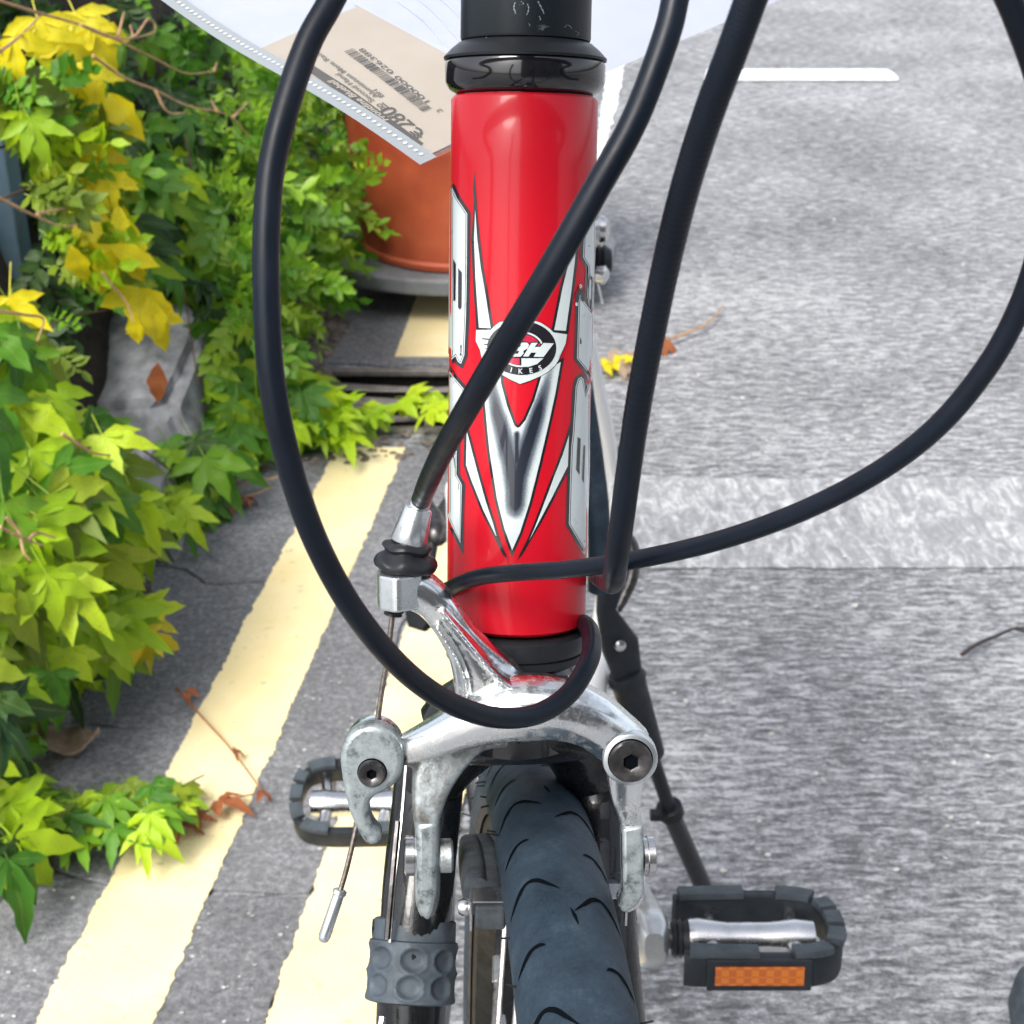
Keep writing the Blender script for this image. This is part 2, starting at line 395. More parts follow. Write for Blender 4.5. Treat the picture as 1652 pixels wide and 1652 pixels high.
# ------------------------------------------------------------------ DRAIN
dr = thing('drain_grate', 'rusty grey cast iron drain grate with curved slots between the ends of the yellow line', 'drain', ((dx0+dx1)/2, (dy0+dy1)/2, 0))
z0 = .004; fw = .014
ring_o = [Vector((x, y, z0)) for x, y in ((dx0-.004, dy0-.004), (dx1+.004, dy0-.004), (dx1+.004, dy1+.004), (dx0-.004, dy1+.004))]
ds = []
for a, b, c, d in (((dx0+dx1)/2, dy0+fw/2-.002, dx1-dx0+.012, fw), ((dx0+dx1)/2, dy1-fw/2+.002, dx1-dx0+.012, fw)):
    ds.append(box_data(Vector((a, b, .002)), c, d, .010))
for xx in (dx0+fw/2-.002, dx1-fw/2+.002): ds.append(box_data(Vector((xx, (dy0+dy1)/2, .002)), fw, dy1-dy0-2*fw+.003, .008))
o = mk('grate_frame', *join_data(*ds), M['iron'], dr, smooth=False); bevel(o, .002, 2)
for k in range(4):
    yy = dy0 + .040 + (dy1-dy0-.085)*k/3
    path = [Vector((x, yy - .020*math.sin(math.pi*(x-dx0)/(dx1-dx0))*(1 if k > 1 else -.6), -.001)) for x in [dx0+.012+(dx1-dx0-.024)*i/14 for i in range(15)]]
    V, F = sweep_data(path, [.0060+.006*abs(math.cos(math.pi*i/14)) for i in range(15)], 8, Vector((0, 0, 1)), [.0025]*15, 4)
    mk('grate_bar', V, F, M['iron'], dr)
V, F = box_data(Vector(((dx0+dx1)/2, (dy0+dy1)/2, -.10)), .006, dy1-dy0-.03, .16)
mk('centre_rib', V, F, M['iron'], dr, smooth=False)
V, F = box_data(Vector(((dx0+dx1)/2, (dy0+dy1)/2, -.125)), dx1-dx0-.002, dy1-dy0-.002, .24)
F = [f for i, f in enumerate(F) if i != 5]
F = [f for f in F if not all(V[i].z > -.01 for i in f)]
mk('drain_pit', V, F, M['dark_pit'], dr, smooth=False)

# ------------------------------------------------------------------ POT
pc = G(742, 418, .085); pc.z = 0; pc.y += .10
st = thing('pot_stand', 'low slate grey stand under the terracotta pot', 'stand', pc)
V, F = [], []
n = 40; ring = [pc + Vector((math.cos(2*math.pi*k/n)*.26*(1+.02*math.sin(3*k)), -.01+math.sin(2*math.pi*k/n)*.19, .070)) for k in range(n)]
o = mk('stand_top', *prism_data(ring, Vector((0, 0, 1)), .028), M['grey_slate'], st, smooth=False); bevel(o, .006, 3)
for dx, dy in ((-.10, .05), (.14, -.06), (0, .12)):
    o = mk('stand_foot', *box_data(pc + Vector((dx, dy, .028)), .05, .05, .056), M['grey_slate'], st, smooth=False); bevel(o, .005)
pot = thing('flower_pot', 'large terracotta plant pot on a grey stand behind the price sheet', 'plant pot', pc + Vector((0, 0, .084)))
pr = .172
lathe('pot_body', pc + Vector((0, 0, .0845)), Vector((0, 0, 1)), [(0, pr-.006), (.003, pr), (.012, pr+.002), (.016, pr-.003), (.10, pr+.004), (.30, pr+.022), (.302, pr+.016), (.20, pr+.002)], M['terracotta'], pot, 72)
lathe('pot_rim', pc + Vector((0, 0, .36)), Vector((0, 0, 1)), [(0, pr+.012), (0, pr+.035), (.004, pr+.04), (.045, pr+.046), (.05, pr+.042), (.05, pr+.02), (0, pr+.012)], M['terracotta'], pot, 72)
lathe('pot_soil', pc + Vector((0, 0, .34)), Vector((0, 0, 1)), [(0, pr-.01), (.02, pr+.01), (.025, .001)], M['soil'], pot, 32)

# ------------------------------------------------------------------ GATE PANEL (blue)
gt = thing('gate', 'pale blue gate panel with a blue grey edge post half hidden by leaves', 'gate', (-.9, 2.14, 0))
gx = -.594
o = mk('gate_post', *box_data(Vector((gx-.010, 1.88, .50)), .026, .05, 1.0), M['blue_frame'], gt, smooth=False); bevel(o, .003)
o = mk('gate_post', *box_data(Vector((gx-.037, 1.90, .50)), .014, .04, .99), M['blue_frame'], gt, smooth=False); bevel(o, .003)
for k in range(5):
    o = mk('gate_board', *box_data(Vector((gx-.047-.05-.1*k, 1.915, .49)), .097, .02, .97), M['blue_panel'], gt, smooth=False); bevel(o, .004)

# ------------------------------------------------------------------ BOULDER
def rock(name, cx, sc, seed, mat, sub=4):
    bm = bmesh.new(); bmesh.ops.create_icosphere(bm, subdivisions=sub, radius=1)
    for v in bm.verts:
        p = v.co.copy(); q = Vector([math.copysign(abs(c)**.6, c) for c in p])
        q *= 1 + .13*noise.noise(p*1.3+Vector((seed, 0, 0))) + .035*noise.noise(p*5+Vector((seed, 3, 0)))
        v.co = Vector((q.x*sc[0], q.y*sc[1], q.z*sc[2])) + cx
    me = bpy.data.meshes.new(name); bm.to_mesh(me); bm.free(); return lk(name, me, mat)
def hull_stone(name, pts, mat, amp=.006, seed=0):
    bm = bmesh.new()
    for p in pts: bm.verts.new(p)
    bmesh.ops.convex_hull(bm, input=bm.verts)
    bmesh.ops.bevel(bm, geom=list(bm.edges), offset=.014, segments=2, affect='EDGES')
    bmesh.ops.triangulate(bm, faces=bm.faces)
    for _ in range(3): bmesh.ops.subdivide_edges(bm, edges=[e for e in bm.edges if e.calc_length() > .012], cuts=1); bmesh.ops.triangulate(bm, faces=bm.faces)
    bm.normal_update()
    for v in bm.verts:
        p = v.co + Vector((seed, 0, 0)); v.co += v.normal*(noise.noise(p*14)*amp + noise.noise(p*45)*amp*.35)
    me = bpy.data.meshes.new(name); bm.to_mesh(me); bm.free(); return lk(name, me, M[mat] if isinstance(mat, str) else mat)
b1 = hull_stone('boulder', [(-.63, 1.80, -.01), (-.385, 1.83, -.01), (-.37, 2.06, -.01), (-.60, 2.1, -.01), (-.61, 1.84, .11), (-.425, 1.85, .12), (-.405, 2.01, .175), (-.46, 2.06, .205), (-.56, 2.05, .19)], 'boulder', .010)
tag(b1, 'big pale grey boulder under the yellow leaves, lime creeper over its front', 'stone')
b2 = hull_stone('boulder', [(-.55, 1.62, -.01), (-.40, 1.62, -.01), (-.385, 1.78, -.01), (-.53, 1.79, -.01), (-.52, 1.66, .07), (-.43, 1.66, .08), (-.415, 1.76, .11), (-.51, 1.77, .12)], 'boulder', seed=4)
tag(b2, 'smaller grey boulder mostly buried in the lime creeper', 'stone')

# ------------------------------------------------------------------ PLANTS
def leaflet(V, F, A, org, ang, ln, wd, droop, fold, st=6, tilt=0):
    d = Vector((math.sin(ang), -math.cos(ang), 0)); s = Vector((d.y, -d.x, 0)); base = len(V)
    prof = [(0, .06), (.15, .5), (.30, .95), (.44, .98), (.58, .88), (.72, .66), (.86, .36), (1, 0)] if ln > .5 else [(0, .06), (.16, .55), (.36, 1.0), (.58, .86), (.80, .45), (1, 0)]
    for i, (t, wf) in enumerate(prof):
        z = -droop*ln*t*t + tilt*ln*t
        c = org + d*(ln*t) + Vector((0, 0, z)); ww = wd*wf*(1+(.16 if i % 2 else -.10))
        if t < 1:
            for sg in (-1, 0, 1):
                V.append(c + s*(ww*sg) + Vector((0, 0, abs(sg)*fold*ww + .12*wd*math.sin(i*2+ang))*1)); A.append(1.0 if sg == 0 else 0.0)
        else: V.append(c); A.append(.9)
    for i in range(len(prof)-2):
        a = base+i*3
        F.append((a, a+3, a+4, a+1)); F.append((a+1, a+4, a+5, a+2))
    a = base+(len(prof)-2)*3; F.append((a, a+3, a+1)); F.append((a+1, a+3, a+2))
def leaf_mesh(name, kind, seed):
    rnd = random.Random(seed); V, F, A = [], [], []
    if kind == 'palm':
        for ang, l in ((-1.5, .68), (-.72, .92), (0, 1.05), (.72, .92), (1.5, .68)):
            leaflet(V, F, A, Vector((0, 0, 0)), ang+rnd.uniform(-.25, .25), l*rnd.uniform(.7, 1.15), .165*l*rnd.uniform(.75, 1.15), rnd.uniform(-.05, .6), rnd.uniform(.1, .6))
        v0 = len(V)   # petiole
        V += [Vector((-.012, 0, 0)), Vector((.012, 0, 0)), Vector((.01, .55, -.15)), Vector((-.01, .55, -.15))]; F.append((v0, v0+1, v0+2, v0+3)); A += [1]*4
    elif kind == 'tri':
        for ang, l in ((-1.0, .8), (0, 1.0), (1.0, .8)):
            leaflet(V, F, A, Vector((0, 0, 0)), ang+rnd.uniform(-.2, .2), l*rnd.uniform(.85, 1.1), .22*l, rnd.uniform(.2, .6), rnd.uniform(.2, .5))
    elif kind == 'single':
        leaflet(V, F, A, Vector((0, 0, 0)), rnd.uniform(-.3, .3), 1, rnd.uniform(.18, .27), rnd.uniform(.1, .6), rnd.uniform(.2, .6))
    elif kind == 'sprig':
        n = rnd.randint(9, 14); bend = rnd.uniform(-.3, .3)
        for k in range(n):
            t = .15+.85*k/n; org = Vector((bend*t*t, -t, .1*math.sin(t*3)))
            ang = (1 if k % 2 else -1)*rnd.uniform(.5, 1.2) if k < n-1 else 0
            leaflet(V, F, A, org, ang+bend, rnd.uniform(.26, .36), rnd.uniform(.07, .10), rnd.uniform(-.4, .5), rnd.uniform(.1, .5), tilt=rnd.uniform(-.3, .9))
        v0 = len(V); V += [Vector((-.012, 0, 0)), Vector((.012, 0, 0)), Vector((bend+.01, -1, .02)), Vector((bend-.01, -1, .02))]; F.append((v0, v0+1, v0+2, v0+3)); A += [1]*4
    me = bpy.data.meshes.new(name); me.from_pydata([tuple(v) for v in V], [], F); me.update()
    at = me.attributes.new('rib', 'FLOAT', 'POINT'); at.data.foreach_set('value', A)
    me.polygons.foreach_set('use_smooth', [True]*len(me.polygons)); return me
LM = {}
def lmeshes(kind, mat):
    if (kind, mat) not in LM:
        L = []
        for s in range(10):
            me = leaf_mesh('sprig' if kind == 'sprig' else 'leaf', kind, s*13+len(kind)); me.materials.append(M[mat]); L.append(me)
        LM[(kind, mat)] = L
    return LM[(kind, mat)]
def put_leaf(root, kind, mat, pos, size, tipdir, nrm, roll=.5, rnd=random):
    me = rnd.choice(lmeshes(kind, mat)); nm = 'sprig' if kind == 'sprig' else 'leaf'
    o = bpy.data.objects.new(nm, me); COL.objects.link(o); o.parent = root
    t = (tipdir + Vector((rnd.uniform(-1, 1), rnd.uniform(-1, 1), rnd.uniform(-1, 1)))*roll).normalized()
    nn = (nrm + Vector((rnd.uniform(-1, 1), rnd.uniform(-1, 1), rnd.uniform(-1, 1)))*roll*.8)
    nn = (nn - t*nn.dot(t)).normalized(); x = (-t).cross(nn)
    mt = Matrix((x, -t, nn)).transposed().to_4x4()
    sc = size*rnd.uniform(.8, 1.2)
    o.matrix_basis = Matrix.Translation(pos - root.location) @ mt @ Matrix.Scale(sc, 4)
    return o
def bank_pt(px, py, off):
    p0 = FOOT + KL*.10 + BN*off
    return hitplane(px, py, p0, BN)
def inside(p, poly):
    x, y = p; c = False; n = len(poly)
    for i in range(n):
        x1, y1 = poly[i]; x2, y2 = poly[(i+1) % n]
        if (y1 > y) != (y2 > y) and x < (x2-x1)*(y-y1)/(y2-y1)+x1: c = not c
    return c
EXCL = [[(75, 445), (265, 430), (330, 540), (350, 690), (240, 720), (80, 660)], [(-60, 170), (20, 180), (60, 470), (-60, 475)], [(165, 705), (268, 690), (262, 790), (180, 780)], [(575, 250), (760, 240), (760, 700), (575, 420)]]
def fill(poly, n, mind, rnd, ground_ok=False):
    xs = [p[0] for p in poly]; ys = [p[1] for p in poly]; out = []; tries = 0
    while len(out) < n and tries < n*60:
        tries += 1; q = (rnd.uniform(min(xs), max(xs)), rnd.uniform(min(ys), max(ys)))
        if not ground_ok and any(inside(q, e) for e in EXCL): continue
        if inside(q, poly) and all((q[0]-a[0])**2+(q[1]-a[1])**2 > mind*mind for a in out): out.append(q)
    return out
DOWN = Vector((0, 0, -1)); OUT = (-KL*.55 + Vector((0, -.75, .45))).normalized()
def mass(root, poly, n, kind, mats, size, off, mind=12, tip=None, nrm=None, roll=.5, seed=1, zmin=.015, ground=False):
    rnd = random.Random(seed)
    for q in fill(poly, n, mind, rnd, ground):
        if ground: p = G(q[0], q[1], rnd.uniform(*off))
        else:
            p = bank_pt(q[0], q[1], rnd.uniform(*off))
            if p.z < zmin: p = G(q[0], q[1], zmin + rnd.uniform(0, .03))
        d = (p-CAM).length
        put_leaf(root, kind, rnd.choice(mats), p, size*rnd.uniform(.8, 1.2), tip or Vector((.25, -.35, -.9)), nrm or OUT, roll, rnd)
def stems(root, pts_list, r=.0016, mat='stem_brown', name='stem'):
    for pts in pts_list:
        path = [Vector(p) for p in spline([tuple(p) for p in pts], 6)]
        n = len(path); tube(name, path, [r*(1-.6*i/n) for i in range(n)], M[mat], root, 6)
def bstem(ptlist, off=.12): return [bank_pt(x, y, off) if bank_pt(x, y, off).z > .01 else G(x, y, .02) for x, y in ptlist]

# far dense dark hedge filling the background
hg = thing('hedge', 'dark green dense hedge filling the back of the planting at the top', 'hedge', bank_pt(300, 120, 0)*1)
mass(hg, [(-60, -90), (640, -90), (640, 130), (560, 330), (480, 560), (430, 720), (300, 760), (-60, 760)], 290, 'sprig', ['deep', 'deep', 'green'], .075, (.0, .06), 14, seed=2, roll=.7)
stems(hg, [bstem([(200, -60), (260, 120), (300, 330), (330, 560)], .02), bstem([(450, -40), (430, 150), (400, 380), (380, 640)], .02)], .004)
# small leaved glossy shrub right of the left cable
sh = thing('shrub', 'bright green small-leaved glossy shrub beside the terracotta pot', 'shrub', bank_pt(500, 520, .05))
mass(sh, [(370, 60), (470, 100), (560, 165), (640, 255), (615, 320), (575, 420), (540, 455), (470, 520), (400, 560), (340, 500), (330, 300), (350, 120)], 285, 'sprig', ['glossy', 'glossy', 'glossy', 'green'], .062, (.10, .24), 9, seed=3, roll=.9, tip=Vector((.6, -.3, -.2)))
mass(sh, [(560, 230), (574, 225), (574, 300), (560, 300)], 4, 'sprig', ['glossy', 'lime'], .055, (.2, .26), 9, seed=31, roll=.5, tip=Vector((1, -.2, 0)))
stems(sh, [bstem([(430, 540), (470, 400), (520, 300), (600, 270)], .12), bstem([(420, 540), (430, 400), (440, 250), (440, 120)], .1), bstem([(440, 540), (490, 480), (530, 420)], .14)], .003)
# darker creeper in the middle
c1 = thing('creeper', 'mid green creeper with long drooping leaves behind the left cable loop', 'creeper', bank_pt(330, 640, .05))
mass(c1, [(215, 250), (320, 240), (350, 330), (440, 430), (440, 620), (430, 720), (330, 760), (280, 640), (250, 520), (200, 420)], 150, 'palm', ['green', 'green', 'deep', 'lime'], .058, (.07, .16), 11, seed=4)
mass(c1, [(370, 0), (120, 60), (200, 300), (330, 220), (400, 160)], 30, 'palm', ['deep', 'green'], .06, (.05, .10), 20, seed=41)
stems(c1, [bstem([(300, 220), (330, 400), (360, 560), (370, 720)]), bstem([(250, 250), (290, 430), (320, 620)])])
# the yellow creeper hanging at top left
c2 = thing('creeper', 'yellow autumn creeper strand hanging at the upper left with bare tan stems', 'creeper', bank_pt(170, 300, .2))
for k, (x, y, sz, kd) in enumerate([(120, 20, .075, 'palm'), (150, 45, .07, 'tri'), (100, 70, .07, 'tri'), (130, 100, .085, 'tri'), (155, 120, .085, 'single'), (175, 150, .09, 'single'), (115, 125, .08, 'single'),
        (150, 235, .07, 'tri'), (170, 270, .06, 'tri'), (160, 290, .075, 'palm'), (190, 330, .08, 'single'), (150, 330, .08, 'single'), (130, 330, .06, 'tri'), (205, 350, .085, 'single'), (175, 395, .07, 'tri'), (135, 385, .065, 'single'), (115, 395, .07, 'single'), (165, 400, .06, 'single'),
        (205, 400, .06, 'single'), (225, 465, .07, 'tri'), (240, 480, .065, 'single'), (215, 505, .055, 'single'), (245, 500, .06, 'tri'), (15, 480, .07, 'palm'), (8, 500, .06, 'tri'), (60, 30, .07, 'palm'), (20, 60, .06, 'tri')]):
    rnd = random.Random(k+50)
    put_leaf(c2, kd, 'yellow_leaf', bank_pt(x, y, .22+.01*(k % 3)), sz*.82, Vector((.15, -.2, -1)), Vector((.1, -.9, .35)), .28, rnd)
stems(c2, [bstem([(-20, -5), (60, 20), (130, 40), (180, 60), (250, 95), (300, 118), (345, 115)], .26), bstem([(150, 90), (200, 125), (250, 145), (300, 170), (350, 180), (375, 190), (402, 220)], .26),
           bstem([(-20, 310), (20, 330), (60, 350), (100, 365), (125, 362)], .27), bstem([(60, 345), (110, 335)], .27), bstem([(130, 40), (180, 60), (215, 60), (240, 30), (250, 50), (215, 62)], .265), bstem([(-10, 500), (40, 508), (70, 515), (60, 550)], .27),
           bstem([(110, 20), (112, 160), (115, 250)], .2), bstem([(-10, 90), (30, 60), (70, 20)], .25), bstem([(190, 60), (200, 20)], .26), bstem([(350, 180), (340, 160)], .26), bstem([(375, 190), (400, 165)], .26),
           bstem([(250, 145), (270, 180), (300, 182)], .265), bstem([(165, 440), (185, 465), (205, 490), (215, 520)], .24), bstem([(345, 115), (350, 100)], .26), bstem([(215, 62), (210, 40)], .26)], .0019, 'stem_tan')
# olive feathery growth at far left
c3 = thing('shrub', 'olive green feathery shrub at the left edge in front of the blue gate', 'shrub', bank_pt(70, 480, .1))
mass(c3, [(-30, 110), (100, 120), (160, 200), (150, 330), (120, 380), (190, 480), (200, 560), (100, 600), (60, 560), (60, 300), (-30, 250)], 75, 'sprig', ['olive', 'olive', 'green', 'lime'], .062, (.12, .2), 10, seed=5, tip=Vector((1, -.3, .1)), roll=.55)
mass(c3, [(-30, 280), (60, 290), (40, 320), (-30, 330)], 6, 'sprig', ['olive'], .06, (.2, .24), 8, seed=51, tip=Vector((1, 0, 0)))
mass(c3, [(-30, 120), (60, 130), (80, 200), (10, 210)], 10, 'palm', ['lime', 'olive'], .06, (.18, .24), 14, seed=52)
stems(c3, [bstem([(-10, 240), (60, 225), (150, 195)], .18), bstem([(-20, 330), (60, 300), (140, 290)], .17), bstem([(40, 600), (90, 520), (170, 500)], .15)])
# lime creeper main mass over the boulders
c4 = thing('creeper', 'lime green creeper mass spilling over the grey boulders at the left edge', 'creeper', bank_pt(100, 800, .05))
mass(c4, [(-40, 500), (40, 500), (60, 590), (110, 660), (170, 680), (250, 690), (270, 760), (235, 820), (190, 850), (195, 890), (150, 900), (110, 960), (-40, 1000)], 195, 'palm', ['lime', 'lime', 'lime', 'green', 'olive'], .064, (.08, .24), 12, seed=6, roll=.42)
mass(c4, [(250, 690), (310, 700), (355, 780), (350, 830), (300, 850), (260, 800)], 30, 'palm', ['lime', 'green'], .044, (.06, .14), 14, seed=61)
mass(c4, [(110, 680), (240, 700), (235, 780), (130, 780)], 10, 'palm', ['lime', 'green'], .05, (.2, .26), 24, seed=62)
mass(c4, [(340, 590), (420, 640), (430, 700), (350, 690)], 22, 'palm', ['lime', 'green'], .042, (.08, .16), 13, seed=63)
stems(c4, [bstem([(-20, 560), (60, 640), (130, 740), (180, 860)], .16), bstem([(120, 680), (220, 720), (300, 780), (350, 830)], .12), bstem([(-20, 820), (40, 900), (80, 980)], .16)])
stems(c4, [bstem([(0, 850), (20, 860), (45, 872), (70, 880)], .27), bstem([(10, 835), (30, 858), (38, 890), (50, 905)], .27), bstem([(100, 700), (150, 730), (190, 735)], .26), bstem([(45, 872), (60, 860), (90, 868)], .27)], .0018, 'stem_tan')
# lower left creeper
c5 = thing('creeper', 'green and lime creeper trailing onto the slabs at the lower left edge', 'creeper', bank_pt(60, 1150, .02))
mass(c5, [(-40, 930), (120, 890), (165, 920), (195, 970), (205, 1010), (165, 1050), (125, 1070), (60, 1100), (10, 1130), (15, 1240), (20, 1400), (-40, 1400)], 180, 'palm', ['lime', 'green', 'green', 'deep', 'lime', 'olive'], .054, (.06, .20), 11, seed=7, roll=.45)
mass(c5, [(150, 930), (240, 985), (240, 1020), (170, 1000)], 8, 'palm', ['lime', 'lime', 'yellow_leaf'], .05, (.16, .2), 20, seed=71)
stems(c5, [bstem([(-20, 960), (60, 1040), (120, 1090)], .14), bstem([(-20, 1080), (20, 1200), (10, 1330)], .12)])
c6 = thing('creeper', 'pale lime creeper runner crossing the slabs toward the front yellow line', 'creeper', G(150, 1320))
mass(c6, [(-30, 1240), (60, 1250), (150, 1275), (210, 1255), (255, 1250), (300, 1255), (300, 1290), (245, 1330), (215, 1365), (175, 1340), (100, 1355), (60, 1330), (-30, 1340)], 80, 'palm', ['lime', 'lime', 'green', 'olive'], .032, (.02, .055), 9, seed=8, tip=Vector((.6, -.8, -.2)), nrm=Vector((0, -.3, 1)), roll=.45, ground=True)
stems(c6, [[G(x, y, .022) for x, y in ((-30, 1290), (60, 1290), (150, 1310), (240, 1300), (300, 1265), (330, 1250))]])
c7 = thing('creeper', 'lime creeper runner lying across the drain grate', 'creeper', G(560, 670))
mass(c7, [(440, 620), (500, 600), (560, 660), (600, 680), (560, 705), (480, 700), (440, 670)], 34, 'palm', ['lime'], .042, (.03, .07), 12, seed=9, tip=Vector((.6, -.8, -.1)), nrm=Vector((0, -.5, 1)), ground=True)
for k, (x, y) in enumerate(((585, 655), (600, 668), (640, 650), (655, 640), (690, 635), (700, 650), (722, 640), (690, 665), (520, 640), (555, 680))):
    put_leaf(c7, 'palm' if k % 2 else 'tri', 'lime', G(x, y, .04), .045, Vector((.5, -.8, -.1)), Vector((0, -.5, 1)), .3, random.Random(k+90))
mass(c7, [(450, 560), (480, 570), (500, 640), (470, 690), (440, 640)], 16, 'palm', ['lime', 'green'], .045, (.05, .10), 14, seed=91, ground=True, nrm=Vector((0, -.6, .8)))
stems(c7, [[G(x, y, .02) for x, y in ((430, 660), (500, 650), (570, 665), (640, 662), (700, 650), (760, 640))]])
# dried runners and litter
d1 = thing('dried_runner', 'dried creeper runner with rust coloured leaves lying on the front yellow line', 'dead plant', G(360, 1280))
stems(d1, [[G(x, y, .016) for x, y in ((285, 1110), (320, 1150), (370, 1205), (415, 1265), (425, 1280))], [G(x, y, .014) for x, y in ((280, 1330), (330, 1310), (370, 1290), (425, 1278))]], .0014, 'rust_leaf')
for k, (x, y, s) in enumerate([(300, 1115, .02), (375, 1210, .018), (420, 1275, .022), (352, 1290, .03), (315, 1318, .02), (262, 1300, .03), (280, 1325, .026), (295, 1280, .02)]):
    put_leaf(d1, 'tri', 'rust_leaf', G(x, y, .018), s, Vector((1, -.2, 0)), Vector((0, 0, 1)), .5, random.Random(k))
d2 = thing('dried_runner', 'dry pinkish creeper stem on the slab right of the small boulder', 'dead plant', G(400, 800))
stems(d2, [[G(x, y, .02) for x, y in ((345, 760), (380, 780), (420, 775), (450, 770))], [G(x, y, .02) for x, y in ((350, 765), (390, 800), (440, 785))], [G(x, y, .02) for x, y in ((250, 640), (290, 620), (300, 660), (270, 700), (300, 730))]], .002, 'stem_tan')
for k, (x, y) in enumerate([(375, 805), (395, 800), (360, 815)]): put_leaf(d2, 'tri', 'rust_leaf', G(x, y, .018), .026, Vector((1, -.2, 0)), Vector((0, 0, 1)), .5, random.Random(k))
o = put_leaf(d2, 'single', 'rust_leaf', bank_pt(255, 585, .15), .045, Vector((0, 0, -1)), Vector((0, -1, .3)), .2, random.Random(3))
d3 = thing('fallen_leaf_runner', 'fallen yellow and pink leaf stalk on the road right of the red tube', 'dead plant', G(1040, 560))
stems(d3, [[G(x, y, .012) for x, y in ((965, 595), (1010, 575), (1060, 555), (1100, 540), (1140, 522), (1165, 495))]], .0035, 'stem_tan')
for k, (x, y, mt) in enumerate([(972, 590, 'yellow_leaf'), (990, 585, 'yellow_leaf'), (1004, 575, 'tan_leaf'), (1062, 550, 'rust_leaf'), (1000, 590, 'tan_leaf'), (980, 578, 'tan_leaf')]):
    put_leaf(d3, 'tri', mt, G(x, y, .02), .035, Vector((1, .1, 0)), Vector((0, -.4, 1)), .5, random.Random(k+4))
d4 = thing('twig', 'thin dark twig on the road at the right edge', 'twig', G(1600, 1035))
stems(d4, [[G(x, y, .012) for x, y in ((1552, 1056), (1575, 1040), (1610, 1025), (1640, 1014), (1700, 1012))], [G(x, y, .012) for x, y in ((1640, 1014), (1655, 1020))]], .0028, 'twig')
d5 = put_leaf(bpy.data.objects.new('tmp', None), 'single', 'tan_leaf', Vector((0, 0, 0)), 1, DOWN, OUT, .1, random.Random(5)); bpy.data.objects.remove(d5)
# bark curl on the slab
V, F = [], []
for i in range(13):
    for j in range(7):
        t = i/12; s = (j/6-.5)
        g = G(62+100*t, 1188+26*math.sin(math.pi*t)*.8, .012); wv = .028*math.sin(math.pi*min(.98, t+.06))
        V.append(g + Vector((0, s*wv*1.6, .010*(4*s*s)+.004*math.sin(t*9+s*4))))
for i in range(12):
    for j in range(6): a = i*7+j; F.append((a, a+7, a+8, a+1))
o = mk('fallen_bark', V, F, M['tan_leaf']); o.modifiers.new('solid', 'SOLIDIFY').thickness = .0012
tag(o, 'curled brown dead leaf on the slab under the lower left creeper', 'dead leaf')
# soil and pebble debris at the foot of the planting
bm = bmesh.new(); rnd = random.Random(12)
def pebbles(poly, n, lo, hi):
    for q in fill(poly, n, 2, rnd, True):
        p = G(q[0], q[1], .006); r = rnd.uniform(lo, hi)
        res = bmesh.ops.create_icosphere(bm, subdivisions=1, radius=r, matrix=Matrix.Translation(p) @ Matrix.Rotation(rnd.uniform(0, 6), 4, 'X') @ Matrix.Diagonal((1.3, .8, .6, 1)))
        for v in res['verts']: v.co += Vector((rnd.uniform(-.2, .2)*r, rnd.uniform(-.2, .2)*r, rnd.uniform(-.2, .2)*r))
pebbles([(450, 480), (540, 470), (560, 520), (520, 580), (540, 620), (460, 620)], 330, .004, .011)
pebbles([(60, 1000), (230, 930), (250, 900), (230, 1010), (120, 1130)], 220, .002, .006)
pebbles([(360, 740), (440, 715), (720, 715), (700, 735), (420, 760)], 70, .002, .006)
pebbles([(480, 690), (730, 690), (730, 715), (480, 715)], 60, .002, .006)
me = bpy.data.meshes.new('gravel_debris'); bm.to_mesh(me); bm.free()
tag(lk('gravel_debris', me, M['gravel']), 'brown soil crumbs and pebbles along the foot of the planting', 'debris', kind='stuff')
bm = bmesh.new(); rnd = random.Random(13)
pebbles([(1000, 0), (1652, 0), (1652, 1652), (1090, 1652), (1060, 1100), (1000, 800)], 90, .0012, .003)
pebbles([(0, 1400), (600, 1000), (600, 1652), (0, 1652)], 120, .0008, .0018)
me = bpy.data.meshes.new('road_grit'); bm.to_mesh(me); bm.free()
M['grit'] = simple('pale_grit', (.5, .49, .46), .7, 0, 0, 0, 100, .4, 20)
tag(lk('road_grit', me, M['grit']), 'pale grit scattered over the road', 'grit', kind='stuff')
# ------------------------------------------------------------------ BICYCLE
bk = thing('bicycle', 'parked racing bicycle with a red head tube seen close from the front', 'bicycle', (.007, .80, 0))
BX = .007
HB = P(832.5, 1000, .436); HT = P(846.5, 155, .410)       # head tube axis ends
HA = (HT-HB).normalized(); HL = (HT-HB).length; HR = .0187
# axes square to the steering axis
HFRONT = (Vector((0, -1, 0)) - HA*Vector((0, -1, 0)).dot(HA)).normalized(); HSIDE = HFRONT.cross(HA)   # towards -x or +x
ht = lathe('head_tube', HB, HA, [(-.0008, HR-.003), (0, HR-.001), (.0008, HR)] + [(HL*i/8, HR) for i in range(1, 8)] + [(HL-.0012, HR), (HL-.0002, HR-.0008), (HL, HR-.003)], M['red'], bk, 128)
lathe('upper_headset_cup', HB, HA, [(HL-.002, .017), (HL, .0172), (HL+.0012, .0192), (HL+.003, .0202), (HL+.0075, .0204), (HL+.0084, .0200)], M['black_gloss'], bk, 96)
lathe('headset_cover', HB, HA, [(HL+.0085, .0190), (HL+.0086, .0206), (HL+.0092, .0207), (HL+.0112, .0188), (HL+.0128, .0168), (HL+.0132, .0158)], M['black_satin'], bk, 96)
m = NT('spacer_black'); sc = m.ramp(m.math('MULTIPLY', m.noise(190, 5, .6, dist=1.2), m.noise(38, 2)), [(.385, (0, 0, 0)), (.42, (1, 1, 1))])
